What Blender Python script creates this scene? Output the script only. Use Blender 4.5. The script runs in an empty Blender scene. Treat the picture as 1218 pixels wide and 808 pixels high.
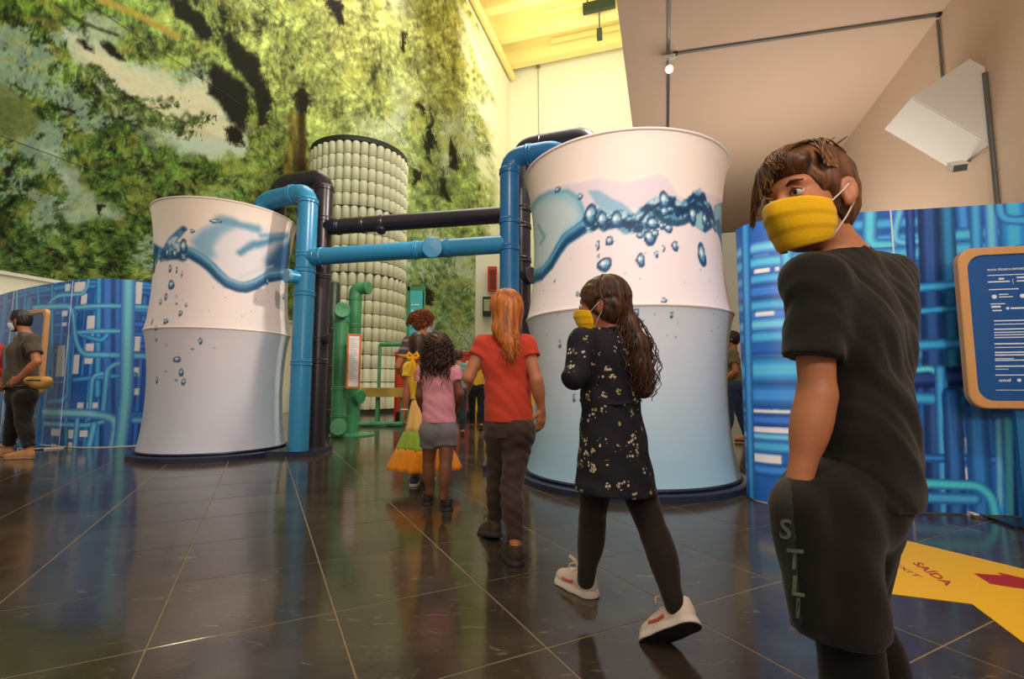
import bpy, math, random
import numpy as np
from mathutils import Vector, Matrix

# ------------------------------------------------------------------ camera, world, lights, exposure
scene = bpy.context.scene
COL = scene.collection
F = 578.0; CAMH = 0.88; PIT = math.atan(54.0 / F)      # 1218x808 frame
CP, SP = math.cos(PIT), math.sin(PIT)
cam_d = bpy.data.cameras.new('camera'); cam_d.sensor_width = 36.0; cam_d.lens = 36.0 * F / 1218.0
cam_d.clip_start = 0.05; cam_d.clip_end = 300
cam = bpy.data.objects.new('camera', cam_d); COL.objects.link(cam)
cam.location = (0, 0, CAMH); cam.rotation_euler = (math.pi / 2 + PIT, 0, 0)
scene.camera = cam
scene.view_settings.view_transform = 'Standard'; scene.view_settings.look = 'None'
scene.view_settings.gamma = 1.0; scene.view_settings.use_curve_mapping = False
scene.view_settings.exposure = 0.0

AX = math.radians(17.4)                                 # the hall runs 17 degrees to the right of the lens
U = np.array([math.sin(AX), math.cos(AX), 0.0])         # along the hall
S = np.array([math.cos(AX), -math.sin(AX), 0.0])        # across the hall, to the right
def hall(s, t, z): return tuple(S * s + U * t + np.array([0, 0, z]))

world = bpy.data.worlds.new('world'); scene.world = world; world.use_nodes = True
world.node_tree.nodes['Background'].inputs[0].default_value = (1.0, 0.84, 0.70, 1)
world.node_tree.nodes['Background'].inputs[1].default_value = 0.55

def light(kind, name, loc, target, energy, color, size=1.0, size_y=None, spot=None, blend=0.6):
    d = bpy.data.lights.new(name, kind); d.energy = energy; d.color = color
    if kind == 'AREA':
        d.size = size
        if size_y: d.shape = 'RECTANGLE'; d.size_y = size_y
    else:
        d.shadow_soft_size = size
    if kind == 'SPOT': d.spot_size = math.radians(spot); d.spot_blend = blend
    o = bpy.data.objects.new(name, d); COL.objects.link(o); o.location = loc
    o.rotation_euler = (Vector(target) - Vector(loc)).to_track_quat('-Z', 'Y').to_euler()
    return o
# hall luminaires high under the roof
light('AREA', 'hall_light', hall(-6, 12, 20), hall(-6, 12, 0), 2000, (1.0, 0.94, 0.80), 9, 16)
light('AREA', 'hall_light', hall(-5, 27, 22), hall(-7, 38, 23), 1100, (1.0, 0.90, 0.66), 8, 6)
light('SPOT', 'mural_wash', hall(-2.5, 6, 10), hall(-12, 9, 5.5), 800, (1.0, 0.97, 0.84), 0.6, spot=100)
light('SPOT', 'mural_wash', hall(-2.5, 16, 11), hall(-12, 21, 7), 1300, (1.0, 0.97, 0.82), 0.6, spot=100)
# track spots under the lower ceiling
light('SPOT', 'track_spot', hall(-0.4, 1.0, 4.9), (1.0, 4.6, 1.9), 330, (1.0, 0.78, 0.66), 0.12, spot=62)
light('SPOT', 'track_spot', hall(-0.4, 2.2, 4.9), (-3.8, 6.4, 2.0), 620, (1.0, 0.80, 0.68), 0.12, spot=55)
light('SPOT', 'track_spot', hall(-0.4, -0.6, 4.9), (-0.3, 2.9, 0.6), 150, (1.0, 0.80, 0.58), 0.12, spot=75)
light('SPOT', 'track_spot', hall(1.6, 0.6, 4.9), (2.6, 3.5, 1.2), 260, (0.98, 0.96, 1.0), 0.12, spot=80)
light('SPOT', 'track_spot', hall(-0.4, 5.5, 4.9), (-2.6, 8.4, 1.0), 560, (1.0, 0.92, 0.76), 0.12, spot=80)

light('SPOT', 'hall_spot', (-5.2, 3.2, 6.0), (-6.6, 7.2, 1.2), 420, (1.0, 0.92, 0.84), 0.15, spot=60)  # added fill without a fitting, brightens the left partition
# unseen fill lamps, added to brighten the lower ceiling from below
light('AREA', 'ceiling_fill', hall(1.4, -1.2, 2.4), hall(1.4, 2.4, 5.1), 125, (1.0, 0.87, 0.76), 2.0, 1.0)
light('AREA', 'ceiling_fill', hall(1.6, 7.8, 2.3), hall(1.4, 7.4, 5.1), 76, (1.0, 0.87, 0.76), 3.0, 3.0)

# ------------------------------------------------------------------ pixel helpers (photograph frame 1218x808)
def ray(x, y):
    a = (x - 609.0) / F; b = (404.0 - y) / F
    return np.array([a, CP - b * SP, SP + b * CP])
CAM = np.array([0, 0, CAMH])
def gnd(x, y, z=0.0):
    r = ray(x, y); return CAM + r * ((z - CAMH) / r[2])
def at(x, y, Y):
    r = ray(x, y); return CAM + r * (Y / r[1])
def on_s(x, y, s):
    r = ray(x, y); return CAM + r * (s / float(r @ S))
def proj(p):
    p = np.asarray(p, float) - CAM
    d = p[..., 1] * CP + p[..., 2] * SP; u = -p[..., 1] * SP + p[..., 2] * CP
    return 609 + F * p[..., 0] / d, 404 - F * u / d

# ------------------------------------------------------------------ object helpers
def lin(c):
    c = np.asarray(c, float) / 255.0
    return np.where(c <= 0.04045, c / 12.92, ((c + 0.055) / 1.055) ** 2.4)
def rgb(r, g, b): return tuple(float(v) for v in lin((r, g, b))) + (1.0,)

def tag(o, label=None, cat=None, group=None, kind=None):
    if label: o['label'] = label
    if cat: o['category'] = cat
    if group: o['group'] = group
    if kind: o['kind'] = kind
    return o
def empty(name, loc=(0, 0, 0), label=None, cat=None, group=None):
    o = bpy.data.objects.new(name, None); COL.objects.link(o); o.location = loc
    o.empty_display_size = 0.1
    return tag(o, label, cat, group)
def link(name, me, mat=None, parent=None, smooth=False):
    if smooth: me.polygons.foreach_set('use_smooth', np.ones(len(me.polygons), bool))
    if mat is not None and len(me.materials) == 0: me.materials.append(mat)
    o = bpy.data.objects.new(name, me); COL.objects.link(o)
    if parent is not None:
        o.parent = parent
        # every mesh is modelled in place; only a top-level parent carries an offset
        pm = Matrix.LocRotScale(parent.location, parent.rotation_euler, parent.scale) if parent.parent is None else Matrix.Identity(4)
        o.matrix_parent_inverse = pm.inverted()
    return o
def mesh_np(name, V, Q):
    V = np.asarray(V, np.float32).reshape(-1, 3); Q = np.asarray(Q, np.int32)
    me = bpy.data.meshes.new(name)
    n = Q.shape[1]
    me.vertices.add(len(V)); me.vertices.foreach_set('co', V.ravel())
    me.loops.add(Q.size); me.loops.foreach_set('vertex_index', Q.ravel())
    me.polygons.add(len(Q)); me.polygons.foreach_set('loop_start', np.arange(0, Q.size, n, dtype=np.int32))
    me.update(calc_edges=True)
    return me
class MB:
    """collects polygons for one mesh"""
    def __init__(s): s.v = []; s.f = []
    def add(s, vs, fs):
        b = len(s.v); s.v += [tuple(map(float, v)) for v in vs]; s.f += [tuple(i + b for i in f) for f in fs]; return s
    def box(s, c, d, ax=None):
        c = np.asarray(c, float); ax = np.eye(3) if ax is None else np.asarray(ax, float)
        vs = [c + ax[0] * x * d[0] / 2 + ax[1] * y * d[1] / 2 + ax[2] * z * d[2] / 2
              for z in (-1, 1) for y in (-1, 1) for x in (-1, 1)]
        return s.add(vs, [(0, 2, 3, 1), (4, 5, 7, 6), (0, 1, 5, 4), (2, 6, 7, 3), (0, 4, 6, 2), (1, 3, 7, 5)])
    def poly(s, pts, n, th):
        """prism: polygon pts extruded by th along n"""
        pts = [np.asarray(p, float) for p in pts]; n = np.asarray(n, float); k = len(pts)
        return s.add(pts + [p + n * th for p in pts],
                     [tuple(range(k))[::-1], tuple(range(k, 2 * k))] + [(i, (i + 1) % k, (i + 1) % k + k, i + k) for i in range(k)])
    def lathe(s, prof, n=24, c=(0, 0, 0), ax=None, closed=False):
        ax = np.eye(3) if ax is None else np.asarray(ax, float); c = np.asarray(c, float)
        m = len(prof); vs = []
        for i in range(n):
            a = 2 * math.pi * i / n
            for r, z in prof: vs.append(c + ax[0] * r * math.cos(a) + ax[1] * r * math.sin(a) + ax[2] * z)
        fs = []
        for i in range(n):
            j = (i + 1) % n
            for k in range(m - 1): fs.append((i * m + k, j * m + k, j * m + k + 1, i * m + k + 1))
        if prof[0][0] > 1e-6 and not closed: fs.append(tuple(i * m for i in range(n))[::-1])
        if prof[-1][0] > 1e-6 and not closed: fs.append(tuple(i * m + m - 1 for i in range(n)))
        return s.add(vs, fs)
    def tube(s, pts, r, n=12, cap=True):
        pts = [np.asarray(p, float) for p in pts]; k = len(pts)
        rs = r if hasattr(r, '__len__') else [r] * k
        t0 = pts[1] - pts[0]; t0 /= np.linalg.norm(t0)
        ref = np.array([0, 0, 1.0]) if abs(t0[2]) < 0.9 else np.array([1.0, 0, 0])
        a = np.cross(t0, ref); a /= np.linalg.norm(a)
        vs = []
        for i in range(k):
            t = pts[min(i + 1, k - 1)] - pts[max(i - 1, 0)]; t = t / (np.linalg.norm(t) + 1e-12)
            a = a - t * (a @ t); a /= (np.linalg.norm(a) + 1e-12); b = np.cross(t, a)
            for j in range(n):
                q = 2 * math.pi * j / n
                vs.append(pts[i] + rs[i] * (a * math.cos(q) + b * math.sin(q)))
        fs = []
        for i in range(k - 1):
            for j in range(n):
                j2 = (j + 1) % n
                fs.append((i * n + j, i * n + j2, (i + 1) * n + j2, (i + 1) * n + j))
        if cap: fs += [tuple(range(n))[::-1], tuple((k - 1) * n + j for j in range(n))]
        return s.add(vs, fs)
    def mesh(s, name):
        me = bpy.data.meshes.new(name); me.from_pydata(s.v, [], s.f); me.update(); return me
    def build(s, name, mat, parent=None, smooth=False):
        me = s.mesh(name)
        o = link(name, me, mat, parent, smooth)
        if smooth:
            try: me.set_sharp_from_angle(angle=math.radians(40))
            except Exception: pass
        return o
def fillet(pts, r, n=8):
    """round the corners of a polyline"""
    pts = [np.asarray(p, float) for p in pts]; out = [pts[0]]
    for i in range(1, len(pts) - 1):
        a, b, c = pts[i - 1], pts[i], pts[i + 1]
        u = (a - b) / np.linalg.norm(a - b); v = (c - b) / np.linalg.norm(c - b)
        rr = min(r, 0.49 * np.linalg.norm(a - b), 0.49 * np.linalg.norm(c - b))
        for k in range(n + 1):
            t = k / n; out.append((1 - t) ** 2 * (b + u * rr) + 2 * t * (1 - t) * b + t * t * (b + v * rr))
    out.append(pts[-1]); return out
def text_mesh(body, size, name='lettering', bold=False, align='LEFT', shear=0.0):
    cu = bpy.data.curves.new(name, 'FONT'); cu.body = body; cu.size = size; cu.extrude = 0.0006; cu.align_x = align
    cu.shear = shear
    if bold: cu.offset = size * 0.018
    cu.resolution_u = 3
    o = bpy.data.objects.new(name, cu); COL.objects.link(o)
    dg = bpy.context.evaluated_depsgraph_get(); dg.update()
    me = bpy.data.meshes.new_from_object(o.evaluated_get(dg)); me.name = name
    bpy.data.objects.remove(o); bpy.data.curves.remove(cu)
    me.materials.clear()
    return me
def place_text(body, size, origin, xdir, ydir, mat, parent, name='lettering', bold=False, align='LEFT', shear=0.0):
    me = text_mesh(body, size, name, bold, align, shear)
    x = Vector(xdir).normalized(); y = Vector(ydir); y = (y - x * x.dot(y)).normalized(); z = x.cross(y)
    M = Matrix((x, y, z)).transposed().to_4x4(); M.translation = Vector(origin)
    me.transform(M)
    return link(name, me, mat, parent)

# ------------------------------------------------------------------ materials
def new_mat(name):
    m = bpy.data.materials.new(name); m.use_nodes = True
    nt = m.node_tree; return m, nt, nt.nodes['Principled BSDF']
def nd(nt, t, **kw):
    n = nt.nodes.new(t)
    for k, v in kw.items():
        if k in n.inputs: n.inputs[k].default_value = v
        else: setattr(n, k, v)
    return n
def mat(name, col, rough=0.5, var=0.12, scale=6.0, bump=0.0, bscale=None, spec=0.5, metal=0.0, sss=0.0, coat=0.0, sheen=0.0, stretch=(1, 1, 1)):
    """plain surface with a little procedural unevenness"""
    m, nt, b = new_mat(name); L = nt.links.new
    tc = nd(nt, 'ShaderNodeTexCoord'); mp = nd(nt, 'ShaderNodeMapping'); mp.inputs['Scale'].default_value = stretch
    L(tc.outputs['Object'], mp.inputs[0])
    nz = nd(nt, 'ShaderNodeTexNoise', Scale=scale, Detail=4.0); L(mp.outputs[0], nz.inputs['Vector'])
    mx = nd(nt, 'ShaderNodeMix', data_type='RGBA'); L(nz.outputs['Fac'], mx.inputs['Factor'])
    c = np.array(col[:3]); mx.inputs[6].default_value = tuple(np.clip(c * (1 - var), 0, 1)) + (1,)
    mx.inputs[7].default_value = tuple(np.clip(c * (1 + var), 0, 1)) + (1,)
    L(mx.outputs[2], b.inputs['Base Color'])
    b.inputs['Roughness'].default_value = rough; b.inputs['Specular IOR Level'].default_value = spec
    b.inputs['Metallic'].default_value = metal; b.inputs['Coat Weight'].default_value = coat
    b.inputs['Sheen Weight'].default_value = sheen
    if sss: b.inputs['Subsurface Weight'].default_value = sss; b.inputs['Subsurface Radius'].default_value = (0.012, 0.005, 0.003)
    if bump:
        n2 = nd(nt, 'ShaderNodeTexNoise', Scale=bscale or scale * 4, Detail=5.0); L(mp.outputs[0], n2.inputs['Vector'])
        bp = nd(nt, 'ShaderNodeBump', Strength=bump, Distance=0.01); L(n2.outputs['Fac'], bp.inputs['Height'])
        L(bp.outputs[0], b.inputs['Normal'])
    return m
def print_mat(name, rough=0.45, spec=0.4, weave=0.0):
    """a printed surface: its picture is the mesh colour attribute 'print'"""
    m, nt, b = new_mat(name); L = nt.links.new
    at_ = nd(nt, 'ShaderNodeAttribute', attribute_name='print'); L(at_.outputs['Color'], b.inputs['Base Color'])
    b.inputs['Roughness'].default_value = rough; b.inputs['Specular IOR Level'].default_value = spec
    if weave:
        tc = nd(nt, 'ShaderNodeTexCoord'); nz = nd(nt, 'ShaderNodeTexNoise', Scale=3.0, Detail=3.0)
        mp = nd(nt, 'ShaderNodeMapping'); mp.inputs['Scale'].default_value = (3, 3, .35)
        L(tc.outputs['Object'], mp.inputs[0]); L(mp.outputs[0], nz.inputs['Vector'])
        bp = nd(nt, 'ShaderNodeBump', Strength=weave, Distance=0.01); L(nz.outputs['Fac'], bp.inputs['Height']); L(bp.outputs[0], b.inputs['Normal'])
    return m
def set_print(me, colors):
    a = me.color_attributes.new('print', 'FLOAT_COLOR', 'POINT')
    c = np.ones((len(colors), 4), np.float32); c[:, :3] = lin(np.clip(colors, 0, 255))
    a.data.foreach_set('color', c.ravel())
def grid_mesh(name, P):
    """P: (n, m, 3) points -> quad grid"""
    n, m = P.shape[:2]; i = np.arange(n * m).reshape(n, m)
    Q = np.stack([i[:-1, :-1], i[1:, :-1], i[1:, 1:], i[:-1, 1:]], -1).reshape(-1, 4)
    return mesh_np(name, P.reshape(-1, 3), Q)

M = {}
M['pipe_blue'] = mat('blue_pvc', rgb(48, 140, 190), 0.28, 0.05)
M['pipe_blue_dk'] = mat('deep_blue_pvc', rgb(36, 112, 172), 0.3, 0.05)
M['cap_blue'] = mat('pale_blue_cap', rgb(96, 160, 200), 0.4, 0.05)
M['pipe_black'] = mat('black_pvc', rgb(38, 34, 42), 0.32, 0.1)
M['pipe_green'] = mat('green_pvc', rgb(66, 142, 98), 0.35, 0.06)
M['cap_green'] = mat('pale_green_cap', rgb(90, 165, 120), 0.45, 0.05)
M['pipe_dkgreen'] = mat('dark_green_pvc', rgb(38, 54, 40), 0.4, 0.06)
M['navy'] = mat('navy_plinth', rgb(34, 42, 66), 0.35, 0.1)
M['skin'] = mat('skin', rgb(186, 120, 82), 0.5, 0.06, 9, 0.05, 120, sss=0.12)
M['skin_tan'] = mat('tan_skin', rgb(160, 98, 66), 0.5, 0.06, 9, 0.05, 120, sss=0.12)
M['skin_dark'] = mat('brown_skin', rgb(124, 76, 50), 0.5, 0.06, 9, 0.05, 120, sss=0.1)
M['cream'] = mat('cream_plaster', rgb(236, 234, 216), 0.85, 0.02, 0.5)
M['beige'] = mat('beige_plaster', rgb(216, 192, 170), 0.85, 0.03, 0.4, 0.02, 30)
M['white'] = mat('white_paint', rgb(225, 222, 214), 0.6, 0.03)
M['metal'] = mat('grey_metal', rgb(120, 120, 116), 0.4, 0.1, metal=0.6)
M['black'] = mat('black_plastic', rgb(22, 22, 24), 0.45, 0.1)
M['wood'] = mat('light_wood', rgb(205, 152, 98), 0.45, 0.12, 5, 0.05, 30, stretch=(6, 6, .6))
M['red'] = mat('red_paint', rgb(205, 62, 34), 0.4, 0.06)
M['yellow'] = mat('yellow_vinyl', rgb(240, 184, 8), 0.45, 0.03, 2)
M['sign_red'] = mat('red_vinyl', rgb(176, 34, 28), 0.45, 0.05)
M['bench'] = mat('tan_bench', rgb(190, 160, 70), 0.5, 0.1)
M['screen_blue'] = mat('blue_print', rgb(22, 84, 150), 0.3, 0.06, 1.5)
M['teal'] = mat('teal_print', rgb(80, 190, 200), 0.4, 0.06)
M['ink'] = mat('white_ink', rgb(225, 232, 240), 0.5, 0.02)
M['paper'] = mat('white_paper', rgb(240, 236, 236), 0.5, 0.02)
M['grey_ink'] = mat('grey_ink', rgb(190, 188, 192), 0.6, 0.05)

# ================================================================== THE SETTING
# ---- floor: dark slate tiles laid at 45 degrees to the hall, pale joints
TA = math.radians(-27.1)
T1 = np.array([math.sin(TA), math.cos(TA), 0.0]); T2 = np.array([math.cos(TA), -math.sin(TA), 0.0])
TS = 0.6
def tile_mat():
    m, nt, b = new_mat('dark_slate_tile'); L = nt.links.new
    tc = nd(nt, 'ShaderNodeTexCoord'); oi = nd(nt, 'ShaderNodeObjectInfo')
    geo = nd(nt, 'ShaderNodeNewGeometry')
    n1 = nd(nt, 'ShaderNodeTexNoise', Scale=2.2, Detail=6.0, Roughness=0.65); L(geo.outputs['Position'], n1.inputs['Vector'])
    n2 = nd(nt, 'ShaderNodeTexNoise', Scale=17.0, Detail=8.0, Roughness=0.72, Distortion=0.8)
    mp = nd(nt, 'ShaderNodeMapping'); mp.inputs['Rotation'].default_value = (0, 0, -TA + .1); mp.inputs['Scale'].default_value = (.42, 1.5, 1)
    L(geo.outputs['Position'], mp.inputs[0]); L(mp.outputs[0], n2.inputs['Vector'])
    r1 = nd(nt, 'ShaderNodeValToRGB'); r1.color_ramp.elements[0].position = .3; r1.color_ramp.elements[1].position = .75
    r1.color_ramp.elements[0].color = rgb(52, 45, 38); r1.color_ramp.elements[1].color = rgb(82, 71, 60); L(n1.outputs['Fac'], r1.inputs[0])
    r2 = nd(nt, 'ShaderNodeValToRGB'); r2.color_ramp.elements[0].position = .60; r2.color_ramp.elements[1].position = .72
    r2.color_ramp.elements[0].color = (0, 0, 0, 1); r2.color_ramp.elements[1].color = (1, 1, 1, 1); L(n2.outputs['Fac'], r2.inputs[0])
    mx = nd(nt, 'ShaderNodeMix', data_type='RGBA'); mx.inputs[7].default_value = rgb(176, 158, 130)
    sc = nd(nt, 'ShaderNodeMath', operation='MULTIPLY'); sc.inputs[1].default_value = .5; L(r2.outputs[0], sc.inputs[0])
    L(sc.outputs[0], mx.inputs['Factor']); L(r1.outputs[0], mx.inputs[6])
    hs = nd(nt, 'ShaderNodeHueSaturation'); rn = nd(nt, 'ShaderNodeMapRange'); rn.inputs['To Min'].default_value = .85; rn.inputs['To Max'].default_value = 1.15
    L(oi.outputs['Random'], rn.inputs['Value']); L(rn.outputs[0], hs.inputs['Value']); L(mx.outputs[2], hs.inputs['Color'])
    L(hs.outputs[0], b.inputs['Base Color'])
    rr = nd(nt, 'ShaderNodeMapRange'); rr.inputs['To Min'].default_value = .07; rr.inputs['To Max'].default_value = .20
    L(n1.outputs['Fac'], rr.inputs['Value']); L(rr.outputs[0], b.inputs['Roughness'])
    b.inputs['Specular IOR Level'].default_value = .62
    n3 = nd(nt, 'ShaderNodeTexNoise', Scale=9.0, Detail=6.0); L(geo.outputs['Position'], n3.inputs['Vector'])
    bp = nd(nt, 'ShaderNodeBump', Strength=.10, Distance=.008); L(n3.outputs['Fac'], bp.inputs['Height']); L(bp.outputs[0], b.inputs['Normal'])
    return m
M['tile'] = tile_mat()
M['grout'] = mat('sandy_grout', rgb(138, 118, 92), .8, .15, 12)
fl = MB().box((0, 16, -.0515), (70, 70, .1)).build('floor', M['grout']); tag(fl, kind='structure')
def tile_mesh():
    a = TS / 2 - .0027; b_ = a - .0015; z0, z1, z2 = -.012, -.0015, 0.0
    vs = []
    for r, z in ((a, z0), (a, z1), (b_, z2)):
        for sx, sy in ((-1, -1), (1, -1), (1, 1), (-1, 1)): vs.append(T2 * sx * r + T1 * sy * r + np.array([0, 0, z]))
    fs = [(8, 9, 10, 11)]
    for k in (0, 4):
        for i in range(4): fs.append((k + i, k + (i + 1) % 4, k + 4 + (i + 1) % 4, k + 4 + i))
    return vs, fs
tv, tf = tile_mesh()
tile_me = MB().add(tv, tf).mesh('tile'); tile_me.materials.append(M['tile'])
cells = []
for i in range(-75, 76):
    for j in range(-30, 76):
        c = T2 * (-.31 + TS / 2 + i * TS) + T1 * (2.08 + TS / 2 + j * TS)
        if not (-22 < c[0] < 18 and -9 < c[1] < 46): continue
        cells.append(c)
def tile_seen(c):
    if c[1] < .75: return 0
    x, y = proj(c); 
    if not (-120 < x < 1340 and 440 < y < 960): return 0
    return 1.0 / (c[1] ** 2)
cells.sort(key=lambda c: -tile_seen(c))
rt = random.Random(3)
for c in cells[:300]:
    o = bpy.data.objects.new('tile', tile_me); COL.objects.link(o); o.parent = fl; o.location = tuple(c)
    o.rotation_euler = (rt.uniform(-1, 1) * .0007, rt.uniform(-1, 1) * .0007, 0)
mb = MB()
for c in cells[300:]: mb.add([v + c for v in tv], tf)
o = mb.build('tile_field', M['tile'], fl); tag(o, kind='stuff')

# ---- walls and ceilings (hall coordinates: s across, t along)
WL = -11.7; TB = 36.7; SOF = 5.1; SE = -0.39; SR = 3.12; ROOF = 27.6
HAX = [S, U, np.array([0, 0, 1.0])]
def hbox(name, s0, s1, t0, t1, z0, z1, m, parent=None):
    return MB().box(hall((s0 + s1) / 2, (t0 + t1) / 2, (z0 + z1) / 2), (s1 - s0, t1 - t0, z1 - z0), HAX).build(name, m, parent)
tag(hbox('wall_left', WL - .4, WL, -8, TB + .4, 0, ROOF + 1.2, M['cream']), kind='structure')
tag(hbox('wall_back', WL, SE + 6, TB, TB + .4, 0, ROOF + 1.2, M['cream']), kind='structure')
tag(hbox('ceiling', SE, SR, -6, 14.4, SOF, SOF + .35, M['beige']), kind='structure')
tag(hbox('wall_right', SR, SR + .3, -6, 14.4, 0, SOF + .35, M['beige']), kind='structure')
tag(hbox('wall_end', SE + 4.0, SR + 3, 14.4, 14.7, 0, SOF + .35, M['beige']), kind='structure')
tag(hbox('wall_upper', SE, SE + .3, -6, TB, SOF + .35, ROOF + 1.2, M['cream']), kind='structure')
roof_m = mat('yellow_lit_roof_paint', rgb(244, 228, 156), .8, .05, .3)  # yellow cast of the roof lighting is put into this colour
roof = hbox('ceiling', WL, SE, -8, TB, ROOF, ROOF + .5, roof_m); tag(roof, kind='structure')
for k in range(5):
    t = TB - 1.0 - k * 3.0
    hbox('beam', WL, SE, t - .55, t + .15, ROOF - 1.0, ROOF, roof_m, roof)
    hbox('beam_flange', WL + 4, SE, t - 1.2, t - .95, ROOF - .35, ROOF - .1, roof_m, roof)
MB().tube([hall(WL + .35, -6, ROOF - 1.3), hall(WL + .35, TB - .3, ROOF - 1.3)], .28, 10).build('duct', roof_m, roof, True)
for k in range(3):
    p = hall(WL + 1.0 + .5 * k, TB - 8.5 - k * 1.2, ROOF - .9)
    MB().tube([p, np.array(p) + S * 1.6], .1, 8).build('duct', M['pipe_dkgreen'], roof, True)
# hanging spot rig at the roof
rg = empty('stage_rig', hall(-3.6, TB - 5.2, ROOF - 1.3), 'dark bracketed floodlight rig hanging under the yellow roof beams', 'light rig')
c = np.array(hall(-3.6, TB - 5.2, ROOF - .75))
MB().box(c, (2.2, .3, .7), HAX).build('housing', M['pipe_dkgreen'], rg)
for k in (-1, 0, 1): MB().tube([c + S * .8 * k + [0, 0, .45], c + S * .8 * k + [0, 0, .72]], .06, 8).build('hanger', M['metal'], rg)
MB().tube([c + [0, 0, -.4], c + [0, 0, -1.9]], .06, 6).build('drop_rod', M['metal'], rg)
MB().box(c + [0, 0, -2.1], (.35, .35, .7), HAX).build('lamp_head', M['pipe_dkgreen'], rg)
# suspension wire in front of the back wall
p = on_s(654, 60, -8.5)
wr = empty('suspension_wire', hall(-9.1, TB - .6, 6), 'thin steel wire hanging in front of the pale back wall', 'wire')
MB().tube([hall(-9.1, TB - .6, 5), hall(-9.1, TB - .6, ROOF - 1.0)], .03, 5).build('cable', M['metal'], wr)
MB().box(hall(-9.1, TB - .6, ROOF - 1.0), (.3, .3, .1), HAX).build('anchor', M['metal'], wr)

# ---- lighting tracks on the lower ceiling
def on_ceil(x, y, z=SOF): return gnd(x, y, z)
def ceil_track(name, a, b, label):
    d = np.array(b) - np.array(a); Ld = np.linalg.norm(d); d /= Ld; side = np.cross([0, 0, 1], d)
    t = empty(name, tuple(a), label, 'lighting track')
    m_ = (np.array(a) + np.array(b)) / 2
    MB().box(m_ + [0, 0, -.012], (Ld, .035, .024), [d, side, [0, 0, 1]]).build('rail', M['metal'], t)
    for e in (a, b): MB().box(np.array(e) + [0, 0, -.014], (.05, .05, .028), [d, side, [0, 0, 1]]).build('end_cap', M['black'], t)
    return t
pA, pB = on_ceil(796, 6), on_ceil(795, 205)
dA = U
p0 = on_ceil(795.5, 64)
ceil_track('lighting_track', p0 - U * 3.2, p0 + U * 6.0, 'thin grey lighting track running along the hall on the beige ceiling')
q0, q1 = on_ceil(757, 69), on_ceil(1117, 16)
ceil_track('lighting_track', p0 + S * .08, q1, 'thin grey lighting track running across the beige ceiling to the wall')
sl = empty('track_spotlight', tuple(p0 + [0, 0, -.03]), 'small white spotlight glowing where the two ceiling tracks cross', 'spotlight')
MB().box(p0 + [0, 0, -.05], (.16, .05, .045), HAX).build('adapter', M['white'], sl)
MB().tube([p0 + [0, 0, -.06], p0 + [0.0, -.02, -.17]], .012, 8).build('arm', M['white'], sl, True)
hd = p0 + np.array([0.0, -.02, -.22]); hx = np.array([-.35, -.75, -.55]); hx /= np.linalg.norm(hx)
MB().tube([hd - hx * .09, hd + hx * .07], .05, 16).build('lamp_head', M['white'], sl, True)
gm, nt, b = new_mat('lit_lamp_lens'); b.inputs['Emission Color'].default_value = (1, .86, .66, 1); b.inputs['Emission Strength'].default_value = 14
b.inputs['Base Color'].default_value = (1, .9, .8, 1)
MB().tube([hd + hx * .07, hd + hx * .078], .04, 16).build('lens', gm, sl, True)
# conduits on the right wall
def conduit(px0, px1, label, r=.014):
    a, b_ = on_s(px0[0], px0[1], SR - .02), on_s(px1[0], px1[1], SR - .02)
    a[:2] = (np.array(a) * .5 + np.array(b_) * .5)[:2]; b_[:2] = a[:2]
    t = empty('wall_conduit', tuple(b_), label, 'conduit')
    MB().tube([a, b_], r, 8).build('tube', M['metal'], t, True)
    for k in (.15, .5, .85): MB().box(a * k + b_ * (1 - k), (.012, .06, .02), HAX).build('clip', M['metal'], t)
conduit((1118, 20), (1121, 130), 'short vertical grey conduit below the ceiling track on the right wall')
conduit((1178, 80), (1187, 330), 'long vertical grey conduit beside the white box on the right wall', .02)
# white wall box
def wbox():
    t = empty('wall_box', tuple(on_s(1110, 160, SR - .2)), 'white angular cabinet jutting from the wall under the beige ceiling', 'wall cabinet')
    sec = [(2.50, 3.82), (3.0, 4.13), (SR - .005, 4.02), (SR - .005, 3.24)]      # tilted box seen end-on
    MB().poly([hall(a, 5.74, z) for a, z in sec], U, .66).build('housing', M['white'], t)
    a0, a1 = np.array([2.50, 3.82]), np.array([SR - .005, 3.24]); d_ = a1 - a0; n_ = np.array([d_[1], -d_[0]]); n_ /= np.linalg.norm(n_); n_ = n_ if n_[1] < 0 else -n_
    q = [a0 + d_ * .03, a0 + d_ * .97, a0 + d_ * .97 + n_ * .006, a0 + d_ * .03 + n_ * .006]
    MB().poly([hall(p[0], 5.76, p[1]) for p in q], U, .62).build('cover', M['white'], t)
    return t
wbox()
cm = empty('wall_lamp', tuple(on_s(1150, 190, SR - .05)), 'small grey emergency floodlight below the white wall cabinet', 'wall lamp')
c0 = on_s(1139, 198, 2.66)
ang = np.array([-.35, -.75, -.55]); ang /= np.linalg.norm(ang); sd = np.cross(ang, [0, 0, 1]); sd /= np.linalg.norm(sd); up_ = np.cross(sd, ang)
MB().box(c0, (.13, .12, .07), [ang, sd, up_]).build('housing', M['white'], cm)
MB().box(c0 + ang * .067, (.006, .10, .055), [ang, sd, up_]).build('lens', M['metal'], cm)
MB().tube([c0, on_s(1152, 192, SR)], .015, 8).build('arm', M['metal'], cm, True)

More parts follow.
